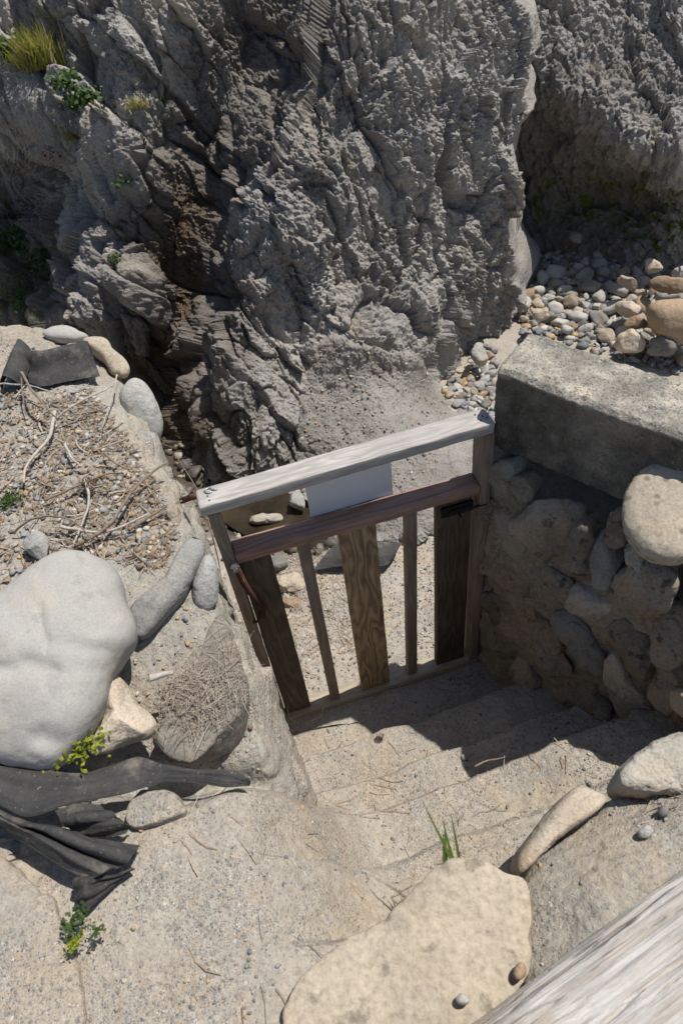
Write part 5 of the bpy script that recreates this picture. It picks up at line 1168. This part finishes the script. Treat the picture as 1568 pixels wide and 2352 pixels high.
# nearest surface point of the cliff along a direction
def on_cliff(px, py):
    i = np.argmin((cj[:, 0] - px) ** 2 + (cj[:, 1] - py) ** 2); return cm[i]
OUT = (0.1, -0.55, 0)
tuft(on_cliff(103, 165) + np.array([0.02, -0.12, 0.06]), 420, 0.27, 0.011, M['ygrass'], 'big yellow green grass tuft high on the left rock', 0.38, (0.0, -0.35, 0.2), 0.08, 0.9, M['straw'], 150)
leafy(on_cliff(150, 195) + np.array([0.02, -0.07, 0.03]), 130, 0.13, 0.045, M['leaf'], 'small dark green leafy plant just under the big grass tuft', out=OUT)
leafy(on_cliff(180, 250) + np.array([0.02, -0.07, 0.03]), 260, 0.18, 0.045, M['leaf'], 'bushy green leafy plant lowest under the big grass tuft', out=OUT, stems=10)
leafy(on_cliff(20, 130) + np.array([0.02, -0.07, 0.03]), 120, 0.14, 0.045, M['leaf'], 'green leafy plant at the upper left edge of the rock', out=OUT)
tuft(on_cliff(320, 245), 70, 0.13, 0.006, M['ygrass'], 'small yellow grass tuft on the rock crest beside the gully', 0.5, OUT, 0.04, 1.3, M['straw'], 70)
tuft(on_cliff(165, 318), 50, 0.12, 0.006, M['ygrass'], 'little grass tuft on a ledge above the dark hollow', 0.5, OUT, 0.03, 1.3, M['straw'], 50)
leafy(on_cliff(130, 352), 90, 0.12, 0.028, M['redleaf'], 'dull red succulent on the ledge above the dark hollow', out=OUT)
tuft(on_cliff(190, 365), 20, 0.14, 0.005, M['straw'], 'dry straw tuft beside the dull red succulent', 0.6, OUT, 0.04, 1.4)
tuft(on_cliff(30, 500), 90, 0.34, 0.010, M['grass'], 'long bladed green grass hanging in the dark hollow', 0.9, (0.3, -0.6, 0), 0.08, 1.4)
leafy(on_cliff(30, 560), 260, 0.26, 0.05, M['leaf'], 'broad leafy green plant below the hanging grass', out=OUT, stems=9)
leafy(on_cliff(100, 600), 120, 0.22, 0.045, M['leaf'], 'loose green plant among dead stems in the hollow', out=OUT)
tuft(on_cliff(85, 640), 60, 0.36, 0.005, M['straw'], 'tangle of dead grey stems in the dark hollow', 1.1, OUT, 0.12, 1.6)
leafy(on_cliff(40, 690), 260, 0.24, 0.035, M['leaf'], 'dark mossy plant at the foot of the hollow', out=OUT, stems=9)
tuft(on_cliff(175, 545), 40, 0.2, 0.007, M['grass'], 'sparse green grass on the left rock above the gully', 0.7, OUT, 0.06, 1.3, M['straw'], 30)
tuft(on_cliff(275, 520), 40, 0.12, 0.005, M['straw'], 'dry straw tuft by the gully side', 0.8, OUT, 0.05, 1.6)
leafy(on_cliff(290, 420), 60, 0.1, 0.03, M['leaf'], 'tiny green plant in a crack above the gully', out=OUT)
leafy(on_cliff(265, 600), 50, 0.08, 0.03, M['leaf'], 'tiny green plant on the left rock near its sharp crest', out=OUT)
tuft(at(1035, 1985, 1.20), 6, 0.17, 0.010, M['grass'], 'green grass sprout growing behind the big tan slab', 0.16, (-0.05, 0.75, -0.25), 0.02, 0.25)
leafy(at(170, 1735, 1.34), 170, 0.10, 0.016, M['yleaf'], 'yellow green weed growing under the pale boulder', out=(0.5, 0.3, 0.3), stems=6, cat='weed', name='weed')
leafy(at(165, 2110, 1.31), 130, 0.055, 0.012, M['leaf'], 'small green weed sprouting from sand beside the crumpled fabric', cat='weed', name='weed')
leafy(at(172, 2165, 1.31), 60, 0.03, 0.010, M['yleaf'], 'tiny bright green weed nearest the viewer', cat='weed', name='weed')
leafy(at(225, 2135, 1.31), 40, 0.03, 0.009, M['leaf'], 'tiny dull green weed right of the small sand weed', cat='weed', name='weed')
leafy(at(20, 1160, 1.32), 260, 0.08, 0.012, M['leaf'], 'pale green ground weed at the left edge of the bank', cat='weed', name='weed', stems=12)
